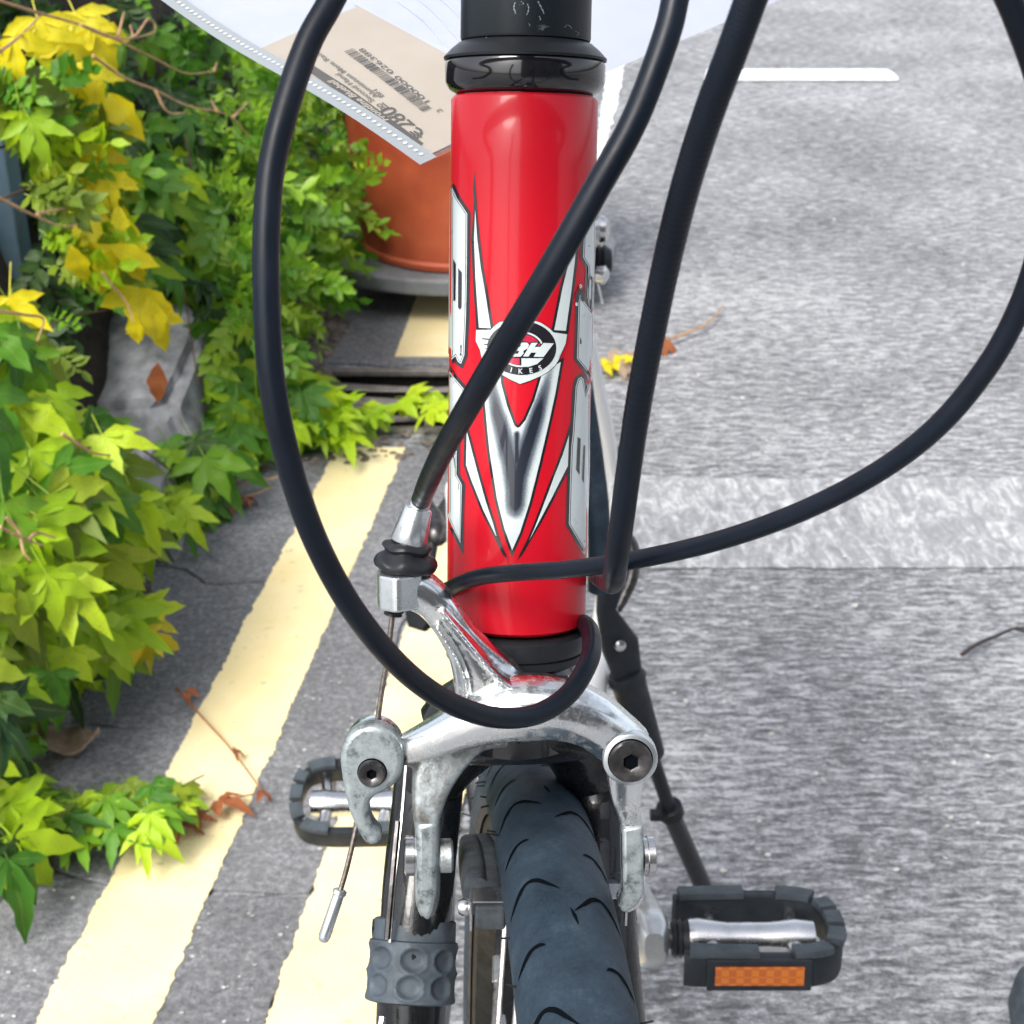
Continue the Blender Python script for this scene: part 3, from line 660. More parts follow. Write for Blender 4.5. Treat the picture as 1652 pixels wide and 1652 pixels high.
m.col(m.mix(m.math('MULTIPLY', sc, .45), (.010, .015, .020), (.30, .33, .33))); m.set(Roughness=.36, Specular_IOR_Level=.3); m.bump(m.noise(900, 2), .1, .0004); M['spacer'] = m.m
spc = lathe('steerer_spacer', HB, HA, [(HL+.0128, .0150), (HL+.0134, .0163), (HL+.014, .0165), (HL+.034, .0165), (HL+.0345, .0160)], M['spacer'], bk, 96)
lathe('steerer_spacer', HB, HA, [(HL+.0346, .0160), (HL+.0352, .0165), (HL+.050, .0165)], M['spacer'], bk, 64)
lathe('lower_headset_cup', HB, HA, [(-.0012, .0170), (-.0014, .0182), (-.0022, .0192), (-.0048, .0194), (-.0070, .0188), (-.0074, .0180), (-.0078, .0188), (-.0096, .0188), (-.0102, .0178), (-.0106, .016)], M['black_satin'], bk, 96)
lathe('crown_race', HB, HA, [(-.0107, .0165), (-.012, .0172), (-.014, .0165), (-.034, .0160), (-.036, .012)], M['black_paint'], bk, 64)

# ---- decals on the head tube (printed film, built as thin sheets that follow the tube)
def on_tube(px, py, lift):
    r = ray(px, py); rad = HR + lift
    w0 = CAM - HB; dp = r - HA*r.dot(HA); wp = w0 - HA*w0.dot(HA)
    a = dp.dot(dp); b = 2*dp.dot(wp); c = wp.dot(wp) - rad*rad; D = b*b-4*a*c
    if D > 0:
        t = (-b - math.sqrt(D))/(2*a); return CAM + r*t
    t = -b/(2*a); q = CAM + r*t; rel = q - HB; s = rel.dot(HA); radial = rel - HA*s
    ex = radial.length/rad - 1; radial.normalize()
    ang = ex*7; tv = r - HA*r.dot(HA); tv = (tv - radial*tv.dot(radial)).normalized()
    return HB + HA*s + (radial*math.cos(ang) + tv*math.sin(ang))*rad
def poly_mesh(pts, step=7):
    """triangulate a px polygon with interior points; returns 2d verts, faces"""
    edge = []; n = len(pts)
    for i in range(n):
        a, b = pts[i], pts[(i+1) % n]; k = max(1, int(math.hypot(b[0]-a[0], b[1]-a[1])/step))
        for j in range(k): edge.append(Vector((a[0]+(b[0]-a[0])*j/k, a[1]+(b[1]-a[1])*j/k)))
    xs = [p.x for p in edge]; ys = [p.y for p in edge]; inner = []
    y = min(ys)+step/2
    poly = [(p.x, p.y) for p in edge]
    while y < max(ys):
        x = min(xs)+step/2
        while x < max(xs):
            if inside((x, y), poly) and min((x-e.x)**2+(y-e.y)**2 for e in edge) > (step*.45)**2: inner.append(Vector((x, y)))
            x += step
        y += step
    allv = edge+inner; ne = len(edge)
    res = delaunay_2d_cdt(allv, [(i, (i+1) % ne) for i in range(ne)], [list(range(ne))], 1, 1e-4)
    return res[0], res[2]
def offset_poly(pts, d, lim=3.5):
    n = len(pts); area = sum(pts[i][0]*pts[(i+1) % n][1]-pts[(i+1) % n][0]*pts[i][1] for i in range(n)); sg = 1 if area > 0 else -1
    out = []
    for i in range(n):
        a, b, c = Vector(pts[i-1]), Vector(pts[i]), Vector(pts[(i+1) % n])
        e1 = (b-a).normalized(); e2 = (c-b).normalized()
        n1 = Vector((e1.y, -e1.x))*sg; n2 = Vector((e2.y, -e2.x))*sg
        m_ = (n1+n2)
        if m_.length < 1e-4: m_ = n1
        m_.normalize(); k = 1/max(1/lim, m_.dot(n1)); q = b + m_*(d*k); out.append((q.x, q.y))
    return out
def decal(pts, lift, mat, name='decal', shade=None, step=7, surf=None, parent=None):
    V2, F2 = poly_mesh(pts, step); fn = surf or on_tube
    V = [fn(v[0], v[1], lift) for v in V2]
    ref = (V[F2[0][1]]-V[F2[0][0]]).cross(V[F2[0][2]]-V[F2[0][0]])
    if ref.dot(V[0]-CAM) > 0: F2 = [tuple(reversed(f)) for f in F2]
    o = mk(name, V, [tuple(f) for f in F2], M[mat], parent or ht, smooth=True)
    if shade:
        at = o.data.attributes.new('shade', 'FLOAT', 'POINT'); at.data.foreach_set('value', [shade(v[0], v[1]) for v in V2])
    return o
def z4(*p): return [(690+x*.18765, 280+y*.18765) for x, y in p]
def z5(*p): return [(690+x*.19974, 580+y*.19974) for x, y in p]
def z9(*p): return [(740+x*.11501, 490+y*.11503) for x, y in p]
L0, L1, L2_, L3, L4, L5 = .00008, .00016, .00024, .00032, .00040, .00048
def panel(pts, edge=5.0, lift=L0, fillm='decal_grey', lim=3.5, line=False):
    decal(offset_poly(pts, edge, lim), lift, 'decal_black'); decal(pts, lift+.00008, fillm)
    if line:
        decal(offset_poly(pts, -1.6, 2), lift+.00011, 'decal_black'); decal(offset_poly(pts, -2.5, 2), lift+.00014, fillm)
# side panels of the big side lettering
panel(z4((150, 60), (208, 115), (250, 210), (340, 345), (337, 760), (330, 1200), (315, 1560), (287, 1635), (262, 1620), (238, 1570), (205, 1600), (150, 1560)), 5.5, line=True)
for s in (((218, 735), (240, 775), (236, 1090), (220, 1095)), ((262, 812), (292, 850), (290, 1150), (276, 1172), (260, 1150))): decal(z4(*s), L3, 'decal_black')
panel(z5((120, -20), (175, 90), (200, 130), (290, 235), (298, 280), (285, 470), (285, 560), (230, 640), (190, 700), (120, 640)), 5.5, line=True)
panel(z5((120, 800), (180, 800), (235, 735), (232, 930), (275, 1010), (265, 1485), (175, 1300), (120, 1250)), 5.5, line=True)
panel(z4((1530, 130), (1450, 285), (1345, 490), (1335, 720), (1382, 800), (1372, 1060), (1390, 1150), (1530, 1180)), 5.0, line=True)
panel(z4((1310, 1040), (1365, 1130), (1425, 1200), (1530, 1230), (1530, 1930), (1420, 1800), (1370, 1700), (1283, 1590), (1297, 1100)), 5.0, line=True)
panel(z5((1195, 220), (1215, 155), (1240, 140), (1260, 160), (1275, 280), (1290, 210), (1320, 200), (1380, 230), (1380, 1600), (1262, 1540), (1140, 1330), (1150, 950), (1160, 700), (1172, 600)), 5.0, line=True)
for s in (((1212, 625), (1236, 640), (1226, 930), (1200, 890)), ((1262, 690), (1274, 700), (1262, 1000), (1248, 965))): decal(z5(*s), L3, 'decal_black')
decal(z4((1420, 880), (1435, 900), (1428, 1180), (1408, 1160)), L3, 'decal_black')
# blades
panel(z4((408, 310), (398, 560), (410, 900), (440, 1325), (542, 1330), (500, 1060), (455, 800), (426, 560)), 4.5, lim=9)
panel(z4((1290, 500), (1255, 620), (1210, 780), (1160, 980), (1088, 1345), (1188, 1352), (1230, 1050), (1262, 780)), 4.5, lim=9)
panel(z5((315, 575), (309, 850), (350, 970), (450, 1220), (562, 1450), (530, 1330), (470, 1150), (400, 900), (345, 690)), 4.0, lim=8)
panel(z5((1142, 610), (1132, 860), (1000, 1120), (900, 1310), (818, 1462), (860, 1370), (930, 1190), (1020, 950), (1090, 770)), 4.0, lim=8)
for s in (((548, 1420), (575, 1440), (650, 1625), (600, 1560)), ((835, 1420), (810, 1440), (715, 1630), (770, 1560))): decal(z5(*s), L2_, 'decal_black')
decal(z4((398, 260), (388, 120), (400, -20), (412, 120), (424, 260)), L0, 'decal_black')
# airbrushed V
m = NT('airbrushed_film'); at = m.n('ShaderNodeAttribute', attribute_name='shade')
f = m.math('ADD', at.outputs['Fac'], m.math('MULTIPLY', m.math('SUBTRACT', m.noise(2600, 2, .8), .5), .28))
m.col(m.ramp(f, [(.15, (.56, .62, .62)), (.45, (.14, .17, .20)), (.8, (.012, .016, .028))])); m.set(Roughness=.32, Coat_Weight=.8); M['airbrush'] = m.m
cl = [z5((520, 200), (560, 420), (620, 640), (670, 850), (700, 1050), (705, 1240)), z5((1000, 60), (935, 280), (870, 500), (800, 720), (735, 950), (705, 1240)), z5((720, 600), (716, 820))]
cw = [12, 12, 4]
def shade(x, y):
    b = 0
    for line, wd in zip(cl, cw):
        dm = 1e9
        for (x1, y1), (x2, y2) in zip(line, line[1:]):
            t = max(0, min(1, ((x-x1)*(x2-x1)+(y-y1)*(y2-y1))/((x2-x1)**2+(y2-y1)**2))); dm = min(dm, math.hypot(x-x1-t*(x2-x1), y-y1-t*(y2-y1)))
        g = (y-600)/(830-600); wk = wd*(.7+.5*max(0, min(1, g*2)))
        b = max(b, math.exp(-(dm/wk)**2))
    if y > 815: b *= max(0, 1-(y-815)/35)
    return b*(.35+.65*max(0, min(1, (y-600)/70)))
vp = z5((590, 100), (460, 330), (480, 560), (500, 750), (560, 1130), (620, 1370), (682, 1540), (745, 1400), (825, 1150), (900, 850), (970, 550), (1030, 280), (1075, 20), (1000, 60), (920, 130), (860, 330), (790, 490), (745, 545), (725, 552), (700, 532), (640, 370), (592, 190))
decal(offset_poly(vp, 4.2, 5), L0, 'decal_black'); decal(vp, L1, 'airbrush', shade=shade, step=2.6)
# shield and round emblem
sh_ = z9((245, 368), (452, 366), (490, 325), (565, 265), (700, 225), (860, 210), (1020, 225), (1160, 270), (1270, 345), (1332, 402), (1520, 430), (1500, 560), (1440, 690), (1400, 790), (1350, 870), (1260, 950), (1170, 1005), (1010, 1075), (860, 1125), (720, 1060), (590, 985), (480, 930), (400, 900), (335, 840), (300, 650), (238, 520))
decal(offset_poly(sh_, .8), L2_, 'decal_black'); decal(sh_, L3, 'decal_grey')
def ell(cx, cy, rx, ry, n=40, a0=0, a1=360): return [(cx+rx*math.cos(R(a0+(a1-a0)*k/(n if a1-a0 == 360 else n-1))), cy+ry*math.sin(R(a0+(a1-a0)*k/(n if a1-a0 == 360 else n-1)))) for k in range(n)]
for k, (ya, xa) in enumerate(((490, 320), (568, 350), (628, 368))): decal(z9((xa, ya-8), (430, ya), (430, ya+18), (xa+10, ya+8)), L4, 'decal_black')
decal(z9(*ell(882, 622, 487, 378)), L4, 'decal_black')
decal(z9(*ell(880, 640, 318, 250)), L4+.00006, 'decal_grey', step=5); decal(z9(*ell(880, 640, 292, 226)), L4+.00010, 'decal_black', step=5)
decal(z9(*(ell(880, 640, 276, 212, 24, 182, 358))), L4+.00014, 'decal_red', step=5)
decal(z9((640, 760), (855, 765), (855, 855), (760, 850), (690, 820)), L4+.00014, 'decal_red', step=5)
decal(z9((880, 765), (1190, 765), (1100, 845), (980, 885), (880, 885)), L4+.00014, 'decal_grey', step=5)
Bp = z9((690, 742), (740, 655), (700, 640), (790, 545), (960, 545), (988, 575), (962, 630), (905, 660), (912, 695), (870, 742))
Hp = z9((1022, 548), (1112, 548), (1066, 605), (1146, 605), (1190, 550), (1335, 556), (1192, 746), (1050, 745), (1088, 686), (1012, 686), (980, 741), (903, 739), (960, 650), (960, 640))
for q in (Bp, Hp): decal(offset_poly(q, 1.6), L4+.00020, 'decal_black', step=5); decal(q, L4+.00026, 'decal_grey', step=5)
decal(z9((800, 580), (870, 580), (860, 605), (785, 605)), L4+.00032, 'decal_black', step=4); decal(z9((765, 665), (850, 660), (830, 700), (745, 700)), L4+.00032, 'decal_black', step=4)

def text2d(s, bold=0, shear=0):
    c = bpy.data.curves.new('t', 'FONT'); c.body = s; c.size = 1; c.offset = bold; c.shear = shear; c.resolution_u = 3
    o = bpy.data.objects.new('t', c); COL.objects.link(o); dg = bpy.context.evaluated_depsgraph_get(); me = o.evaluated_get(dg).to_mesh()
    V = [(v.co.x, v.co.y) for v in me.vertices]; F = [tuple(p.vertices) for p in me.polygons]
    o.evaluated_get(dg).to_mesh_clear(); bpy.data.objects.remove(o); bpy.data.curves.remove(c); return V, F
def letter_tube(ch, px, py, h, rot, mat='decal_grey'):
    V2, F2 = text2d(ch, .02); x0 = min(v[0] for v in V2); x1 = max(v[0] for v in V2); cx = (x0+x1)/2
    V = []
    for x, y in V2:
        u = (x-cx)*h/.72; v_ = (y-.36)*h/.72
        X = px + u*math.cos(rot) - v_*math.sin(rot)*-1*-1; Y = py - (v_*math.cos(rot)) - u*math.sin(rot)
        V.append(on_tube(X, Y, L4+.00012))
    mk('letter', V, F2, M[mat], ht, smooth=False)
for ch, x, y, rt in (('B', 600, 870, -.5), ('I', 738, 925, -.25), ('K', 870, 944, 0), ('E', 1015, 935, .15), ('S', 1143, 897, .35)):
    q = z9((x, y))[0]; letter_tube(ch, q[0], q[1], 8.2, rt)
# scuffs on the spacer
def scuff(pts, w_):
    q = spline(pts, 5); n = len(q); L_ = [(x-w_*(.6+.4*math.sin(i*2.1)), y) for i, (x, y) in enumerate(q)]; R_ = [(x+w_*(.6+.4*math.cos(i*1.7)), y) for i, (x, y) in enumerate(q)]
    V = [on_tube(x, y, -.00205) for x, y in L_] + [on_tube(x, y, -.00205) for x, y in R_]
    mk('scuff', V, [(i, i+1, n+i+1, n+i) for i in range(n-1)], M['scuff'], spc, smooth=False)
M['scuff'] = simple('scuffed_paint', (.16, .20, .22), .5)
for pts, w_ in (([(831, 4), (829, 12), (832, 22)], 1.6), ([(840, 2), (845, 6), (838, 8)], 1.2), ([(851, 6), (853, 14), (850, 24)], 1.4), ([(868, 2), (873, 12), (878, 22)], 1.8), ([(870, 26), (872, 32), (868, 33)], 1.2), ([(853, 38), (855, 41), (853, 42)], 1.0), ([(784, 60), (787, 64), (785, 67)], 1.6), ([(911, 44), (916, 40), (923, 46)], 1.2), ([(928, 50), (934, 54), (930, 58)], .9)): scuff(pts, w_)
# paint chips
for x, y, s in ((936, 468, 5), (932, 476, 4), (940, 482, 4), (930, 490, 2.5), (937, 462, 3)):
    decal([(x+s*math.cos(a)*random.uniform(.6, 1.3), y+s*1.5*math.sin(a)*random.uniform(.6, 1.2)) for a in [k*.9 for k in range(7)]], L3, 'decal_black' if s > 3 else 'decal_grey', 'paint_chip')

# ---- main frame
BB = Vector((BX, .81, .262)); RA = Vector((BX+.016, 1.215, .336))
m = NT('frame_white'); m.col((.80, .80, .79)); m.set(Roughness=.25, Coat_Weight=.6); M['frame_white'] = m.m
tube('down_tube', [HB + HA*.020 - HFRONT*.006, HB + HA*.004 - HFRONT*.035, BB*.6+HB*.4, BB], [.0165, .0185, .020, .020], M['frame_white'], bk, 32)
tube('down_tube_lug', [HB + HA*.018 - HFRONT*.010, HB + HA*.000 - HFRONT*.03], [.0175, .0195], M['red'], bk, 32)
STP = Vector((BX, .955, .735))
tube('top_tube', [HB + HA*(HL-.022) - HFRONT*.004, HB + HA*(HL-.024) - HFRONT*.05, STP], [.014, .0145, .0145], M['red'], bk, 24)
tube('seat_tube', [BB, STP + (STP-BB)*.04], .0145, M['frame_white'], bk, 24)
lathe('bottom_bracket', BB - Vector((.034, 0, 0)), Vector((1, 0, 0)), [(0, .018), (.001, .020), (.067, .020), (.068, .018)], M['frame_white'], bk, 32)
for sx in (-1, 1):
    A_ = RA + Vector((sx*.066, 0, 0))
    tube('seat_stay', [Vector(p) for p in spline([STP + Vector((sx*.018, .012, -.02)), P(905, 400, 1.16), P(944, 560, 1.22), P(974, 700, 1.29), P(984, 765, 1.33)] if sx > 0 else [STP + Vector((sx*.018, .012, -.02)), STP.lerp(A_, .5), A_ + Vector((sx*.002, -.01, .015))], 6)], .0088, M['frame_white'], bk, 16)
    tube('chain_stay', [Vector(p) for p in spline([BB + Vector((sx*.022, .015, 0)), BB.lerp(A_, .4) + Vector((sx*.020, 0, 0)), A_ + Vector((sx*.004, -.01, -.004))], 6)], .0095, M['frame_white'], bk, 16)
    o = mk('dropout', *box_data(A_ + Vector((sx*.003, 0, 0)), .005, .04, .045), M['dark_steel'], bk, smooth=False); bevel(o, .002)
# ---- wheels
def wheel(root_name, C, hdir, vdir, knobs=True, seg=220):
    """C centre, hdir horizontal in wheel plane, vdir up in wheel plane"""
    hdir = hdir.normalized(); vdir = (vdir - hdir*vdir.dot(hdir)).normalized(); ax = hdir.cross(vdir).normalized()
    def at(r, th, off): return C + (hdir*math.cos(th) + vdir*math.sin(th))*r + ax*off
    def ringmesh(name, prof, mat, par, sg=seg, closed=True):
        V, F = [], []; n = len(prof)
        for i in range(sg):
            th = 2*math.pi*i/sg
            for r, o_ in prof: V.append(at(r, th, o_))
        for i in range(sg):
            i2 = (i+1) % sg
            for j in range(n if closed else n-1):
                j2 = (j+1) % n; F.append((i*n+j, i2*n+j, i2*n+j2, i*n+j2))
        return mk(name, V, F, M[mat], par)
    wr = bk
    Rt = .3365; hw = .0148; rc = Rt-.0150
    prof = []
    for k in range(19):
        a = R(-118 + 236*k/18); prof.append((rc + .0150*math.cos(a)*(1 if math.cos(a) > 0 else .75), hw*math.sin(a)))
    ty = ringmesh('tyre', prof, 'tyre', wr)
    if knobs:
        # tread: curved sipes as near-black strips laid on the crown, groove shade in their colour
        rnd = random.Random(4)
        def sip(path, wd=.00065):
            V, F = [], []
            n = len(path)
            for i, (th, o_) in enumerate(path):
                t0 = path[max(0, i-1)]; t1 = path[min(n-1, i+1)]
                d = Vector(((t1[0]-t0[0])*Rt, t1[1]-t0[1])).normalized(); nn = Vector((-d.y, d.x)); taper = wd*(1-abs(2*i/(n-1)-1)**3)+.0001
                for sg in (-1, 1):
                    th2 = th + nn.x*taper*sg/Rt; o2 = max(-hw*.995, min(hw*.995, o_ + nn.y*taper*sg)); a = math.asin(o2/hw)
                    V.append(at(rc + .0150*math.cos(a) + .00012, th2, o2))
            for i in range(n-1): F.append((2*i, 2*i+1, 2*i+3, 2*i+2))
            return V, F
        pitch = .026/Rt; N = int(2*math.pi/pitch); th0 = 0
        sipes = []
        for k in range(N):
            th = 2*math.pi*k/N
            big = k % 2 == 0
            for sd_ in (-1, 1):
                th_ = th + (.4*pitch if sd_ > 0 else 0)
                if big: pp = [(th_ + dt*pitch, sd_*o_) for dt, o_ in ((.12, .0140), (.0, .0125), (-.12, .0108), (-.17, .0090), (-.12, .0068), (.02, .0042), (.15, .0014))]
                else: pp = [(th_ + dt*pitch, sd_*o_) for dt, o_ in ((.12, .0138), (.02, .0122), (-.06, .0105), (-.06, .0085), (-.02, .0070))]
                sipes.append(sip([tuple(q) for q in spline(pp, 3)]))
            if k % 3 == 0: sipes.append(sip([(th+.5*pitch, .0005), (th+.62*pitch, .0012), (th+.78*pitch, .0018)], .0004))
        o = mk('tread_pattern', *join_data(*sipes), M['groove'], ty)
        hairs = []
        for k in range(60):
            th = rnd.uniform(.6, 2.6); sd_ = rnd.choice((-1, 1)); a = R(rnd.uniform(70, 88))*sd_
            p = at(rc+.0150*math.cos(a), th, hw*math.sin(a)); d = (ax*sd_ + (hdir*math.cos(th)+vdir*math.sin(th))*rnd.uniform(-.2, .5)).normalized()
            hairs.append(sweep_data([p, p+d*rnd.uniform(.0018, .004)], [.00035, .00025], 5))
        mk('moulding_hairs', *join_data(*hairs), M['black_satin'], ty)['kind'] = 'stuff'
    ringmesh('tyre_bead', [(rc-.0085, -.0118), (rc-.0020, -.0142), (rc-.0020, .0142), (rc-.0085, .0118)], 'tyre_side', ty, closed=False)
    rm = ringmesh('rim', [(.3125, -.0108), (.3140, -.0100), (.3140, .0100), (.3125, .0108), (.3000, .0100), (.2985, .0085), (.2930, .0030), (.2930, -.0030), (.2985, -.0085), (.3000, -.0100)], 'rim', wr)
    for s in (-1, 1): ringmesh('brake_track', [(.3122, s*.01095), (.3018, s*.01025)], 'rim_track', rm, closed=False)
    hub = mk('hub', *lathe_data(C - ax*.045, ax, [(0, .006), (.002, .009), (.010, .009), (.012, .020), (.0145, .020), (.017, .010), (.073, .010), (.0755, .020), (.078, .020), (.080, .009), (.088, .009), (.090, .006)], 24), M['silver'], wr)
    for k in range(36):
        th = 2*math.pi*k/36; sd_ = 1 if k % 2 else -1; tw = (1 if (k//2) % 2 else -1)*R(62)
        p0 = at(.0195, th+tw, sd_*.0315); p1 = at(.2935, th, sd_*.0015)
        mk('spoke', *sweep_data([p0, p1], [.0010, .0010], 6), M['spoke'], wr)
        mk('spoke_nipple', *sweep_data([p1, p1.lerp(p0, .045)], [.0020, .0018], 6), M['silver'], rm)
    return ax
HD = Vector((-.067, 1, 0)).normalized(); VD = Vector((math.sin(R(1.0)), 0, math.cos(R(1.0))))
FC = Vector((.0174-.0058, .268, .336))
wheel('front', FC, HD, VD)
wheel('rear', RA + Vector((0.0, 0, 0)), Vector((.0, 1, 0)), Vector((0, 0, 1)), knobs=False, seg=120)
wax = HD.cross(VD).normalized()
if wax.x < 0: wax = -wax
# ---- fork
crown = HB - HA*.026
fk = mk('fork_crown', *sweep_data([crown + wax*(t*.022) - HA*(.006*abs(t)**2) for t in (-1, -.8, -.5, 0, .5, .8, 1)], [.008, .011, .013, .014, .013, .011, .008], 16, HFRONT, [.011, .012, .014, .017, .014, .012, .011]), M['dusty_black'], bk)
for s in (-1, 1):
    top = crown + wax*(s*.034) - HA*.006; bot = FC + wax*(s*.050)
    q1 = P(688 if s < 0 else 975, 1300, .497); q2 = P(664 if s < 0 else 1010, 1620, .480)
    if s > 0: q2 = P(982, 1620, .480); q1 = P(966, 1300, .497)
    pre = [P(850, 1115, .470), P(762, 1185, .486), P(704, 1240, .494)] if s < 0 else [P(850, 1115, .470), P(915, 1180, .488), P(950, 1235, .495)]
    pts = [tuple(q) for q in pre] + [tuple(q1), tuple(q2), tuple(top.lerp(bot, .75) + Vector((0, -.012, 0))), tuple(bot)]
    path = [Vector(p) for p in spline(pts, 8)]; n = len(path)
    leg = tube('fork_leg', path, [.0108 - .004*max(0, i/n-.6)*1.8 for i in range(n)], M['dusty_black'], bk, 28)
    if s < 0:
        legpath = path
# rubber strap with round dimples on the left leg
A0 = P(668, 1515, .4835); A1 = P(661, 1618, .4795); ax_ = (A1-A0).normalized(); fa, fb, _ = frame_of(ax_)
V, F = [], []; NU, NV = 140, 60; rr = .0119; Ls = (A1-A0).length
fr = (CAM - A0); fr = (fr - ax_*fr.dot(ax_)).normalized(); sdv = ax_.cross(fr)
for j in range(NV+1):
    for i in range(NU):
        q = 2*math.pi*i/NU; t = j/NV; s_ = t*Ls
        arc = q if q < math.pi else q-2*math.pi
        edge = min(t, 1-t)*NV; r_ = rr + .0014*min(1, edge/2.0)
        if edge == 0: r_ = rr-.0006
        for rowi, tc in enumerate((.30, .72)):
            for cc in (-1.55, -.80, -.02, .78, 1.55, 2.3, -2.3):
                da = (arc-cc-.05*rowi)*(rr+.001)/.0034; dt = (t-tc)*Ls/.0030
                e = da*da+dt*dt
                if e < 1.29: r_ -= .0013*max(0, 1-e*e*.6)
                if 1.0 < e < 2.0: r_ += .0002
        V.append(A0 + ax_*s_ + (fr*math.cos(q) + sdv*math.sin(q))*r_)
for j in range(NV):
    for i in range(NU): i2 = (i+1) % NU; F.append((j*NU+i, j*NU+i2, (j+1)*NU+i2, (j+1)*NU+i))
F.append(tuple(range(NU-1, -1, -1))); F.append(tuple(NV*NU+i for i in range(NU)))
strap = mk('rubber_strap', V, F, M['rubber'], bk)
strap.data.shade_smooth()
# frayed upper tongue of the strap and its edge tabs
mk('strap_collar', *lathe_data(A0 - ax_*.006, ax_, [(0, rr-.0004), (.0005, rr+.0004), (.0062, rr+.0006)], 48), M['rubber'], strap)
for yy in (1500, 1552): mk('strap_tab', *box_data(P(609, yy, .4835), .003, .004, .005), M['black_satin'], strap, smooth=False)
# wires along the fork leg
tube('sensor_wire', [Vector(p) for p in spline([tuple(P(x, y, d)) for x, y, d in ((655, 1235, .478), (648, 1320, .476), (637, 1420, .471), (629, 1520, .470))], 8)], .0006, M['spoke'], bk, 6)
tube('sensor_wire', [Vector(p) for p in spline([tuple(P(x, y, d)) for x, y, d in ((641, 1325, .475), (632, 1420, .470), (624, 1515, .469))], 8)], .0009, M['dark_steel'], bk, 6)
tube('sensor_wire', [Vector(p) for p in spline([tuple(P(x, y, d)) for x, y, d in ((617, 1640, .466), (611, 1680, .464), (600, 1760, .46))], 8)], .0011, M['spoke'], bk, 6)

# ---- front brake caliper, in a plane just ahead of the crown
CN = (HFRONT*.8 + Vector((0, -.2, .05))).normalized()
C0 = P(845, 1150, .413)
def CP(px, py, off=0.0): return hitplane(px, py, C0, CN) + CN*off
PXM = .415/FPX
cal = mk('brake_caliper', *sweep_data([CP(880, 1130, -.030), CP(880, 1130, .001)], [.004, .004], 16), M['dark_steel'], bk)
def arm(name, specs, mat, vs=.00050, it=2, par=cal):
    ds = []
    for pts, pw in specs:
        q = spline(pts, 6)
        path = [CP(x, y, o_) for x, y, w_, dp, o_ in q]
        ds.append(sweep_data(path, [w_*PXM*1.10 for x, y, w_, dp, o_ in q], 20, CN, [dp for x, y, w_, dp, o_ in q], pw))
    o = mk(name, *join_data(*ds), M[mat], par); return remesh(o, vs, it)
# (px, py, half width px, half depth m, offset toward the viewer)
arm('caliper_arm', [
    ([(655, 1208, 22, .0045, .000), (700, 1188, 28, .006, .001), (760, 1160, 36, .0075, .002), (830, 1136, 48, .0085, .003), (900, 1136, 46, .0085, .003), (950, 1154, 42, .008, .002), (990, 1185, 40, .0065, .001), (1013, 1208, 40, .006, .000)], 2.4),
    ([(1013, 1208, 42, .006, .0), (1013, 1209, 42, .006, .0)], 2.0),
    ([(1010, 1235, 30, .006, -.002), (1010, 1285, 23, .0055, -.003), (1018, 1330, 16, .005, -.003), (1022, 1390, 17, .005, -.003), (1021, 1445, 17, .0045, -.003), (1004, 1466, 12, .004, -.003)], 4.0),
], 'alu')
# the rear, duller arm: under the arch, down to the left pad
arm('lower_arm', [
    ([(820, 1195, 16, .0045, -.006), (770, 1195, 24, .0055, -.006), (725, 1215, 36, .006, -.005), (700, 1255, 33, .006, -.004), (690, 1305, 23, .0055, -.003), (689, 1345, 18.5, .005, -.003), (689, 1445, 18.5, .005, -.003), (689, 1478, 11, .004, -.003)], 5),
    ([(655, 1225, 16, .004, -.003), (700, 1225, 26, .005, -.004)], 2.0),
    ([(800, 1190, 12, .004, -.006), (880, 1180, 12, .004, -.006), (950, 1195, 12, .004, -.006), (1000, 1225, 16, .004, -.006)], 2.0),
], 'alu_worn')
# upper arm that carries the cable stop
arm('cable_arm', [
    ([(645, 946, 29, .0062, .0), (675, 952, 30, .006, .0), (705, 975, 27, .0055, .0), (735, 1020, 26, .0055, -.001), (760, 1060, 34, .006, -.002), (785, 1105, 52, .007, -.003), (800, 1140, 60, .007, -.003)], 2.8),
    ([(715, 975, 6, .0065, .001), (760, 1030, 6, .007, .001), (810, 1085, 6, .008, .001), (850, 1100, 6, .008, .001), (920, 1102, 6, .008, .001)], 2.0),
    ([(706, 1000, 4, .0065, .001), (735, 1045, 4, .0072, .001), (752, 1090, 4, .0078, .0), (752, 1140, 4, .008, .0)], 2.0),
], 'alu')
bx_ = wax; bz = CN.cross(wax).normalized(); bz = bz if bz.z > 0 else -bz; c = CP(646, 947, 0)
plan = [(-36*PXM, -.006), (-36*PXM, .002), (-30*PXM, .0060), (-6*PXM, .0088), (2*PXM, .0088), (36*PXM, .0055), (36*PXM, -.006)]
o = mk('cable_stop_block', *prism_data([c + bx_*a + CN*b for a, b in plan], bz, 56*PXM), M['silver'], cal, smooth=False); bevel(o, .0009, 3, 12)
for pts in ([(671, 1322), (707, 1320), (707, 1440), (701, 1466), (690, 1484), (673, 1460)], [(1003, 1330), (1037, 1326), (1038, 1436), (1028, 1454), (1006, 1468), (998, 1460), (1005, 1440)]):
    o = mk('arm_face', *prism_data([CP(x, y, -.003) for x, y in reversed(pts)], CN, .0115), M['lever'], cal, smooth=True); bevel(o, .0016, 3, 50)
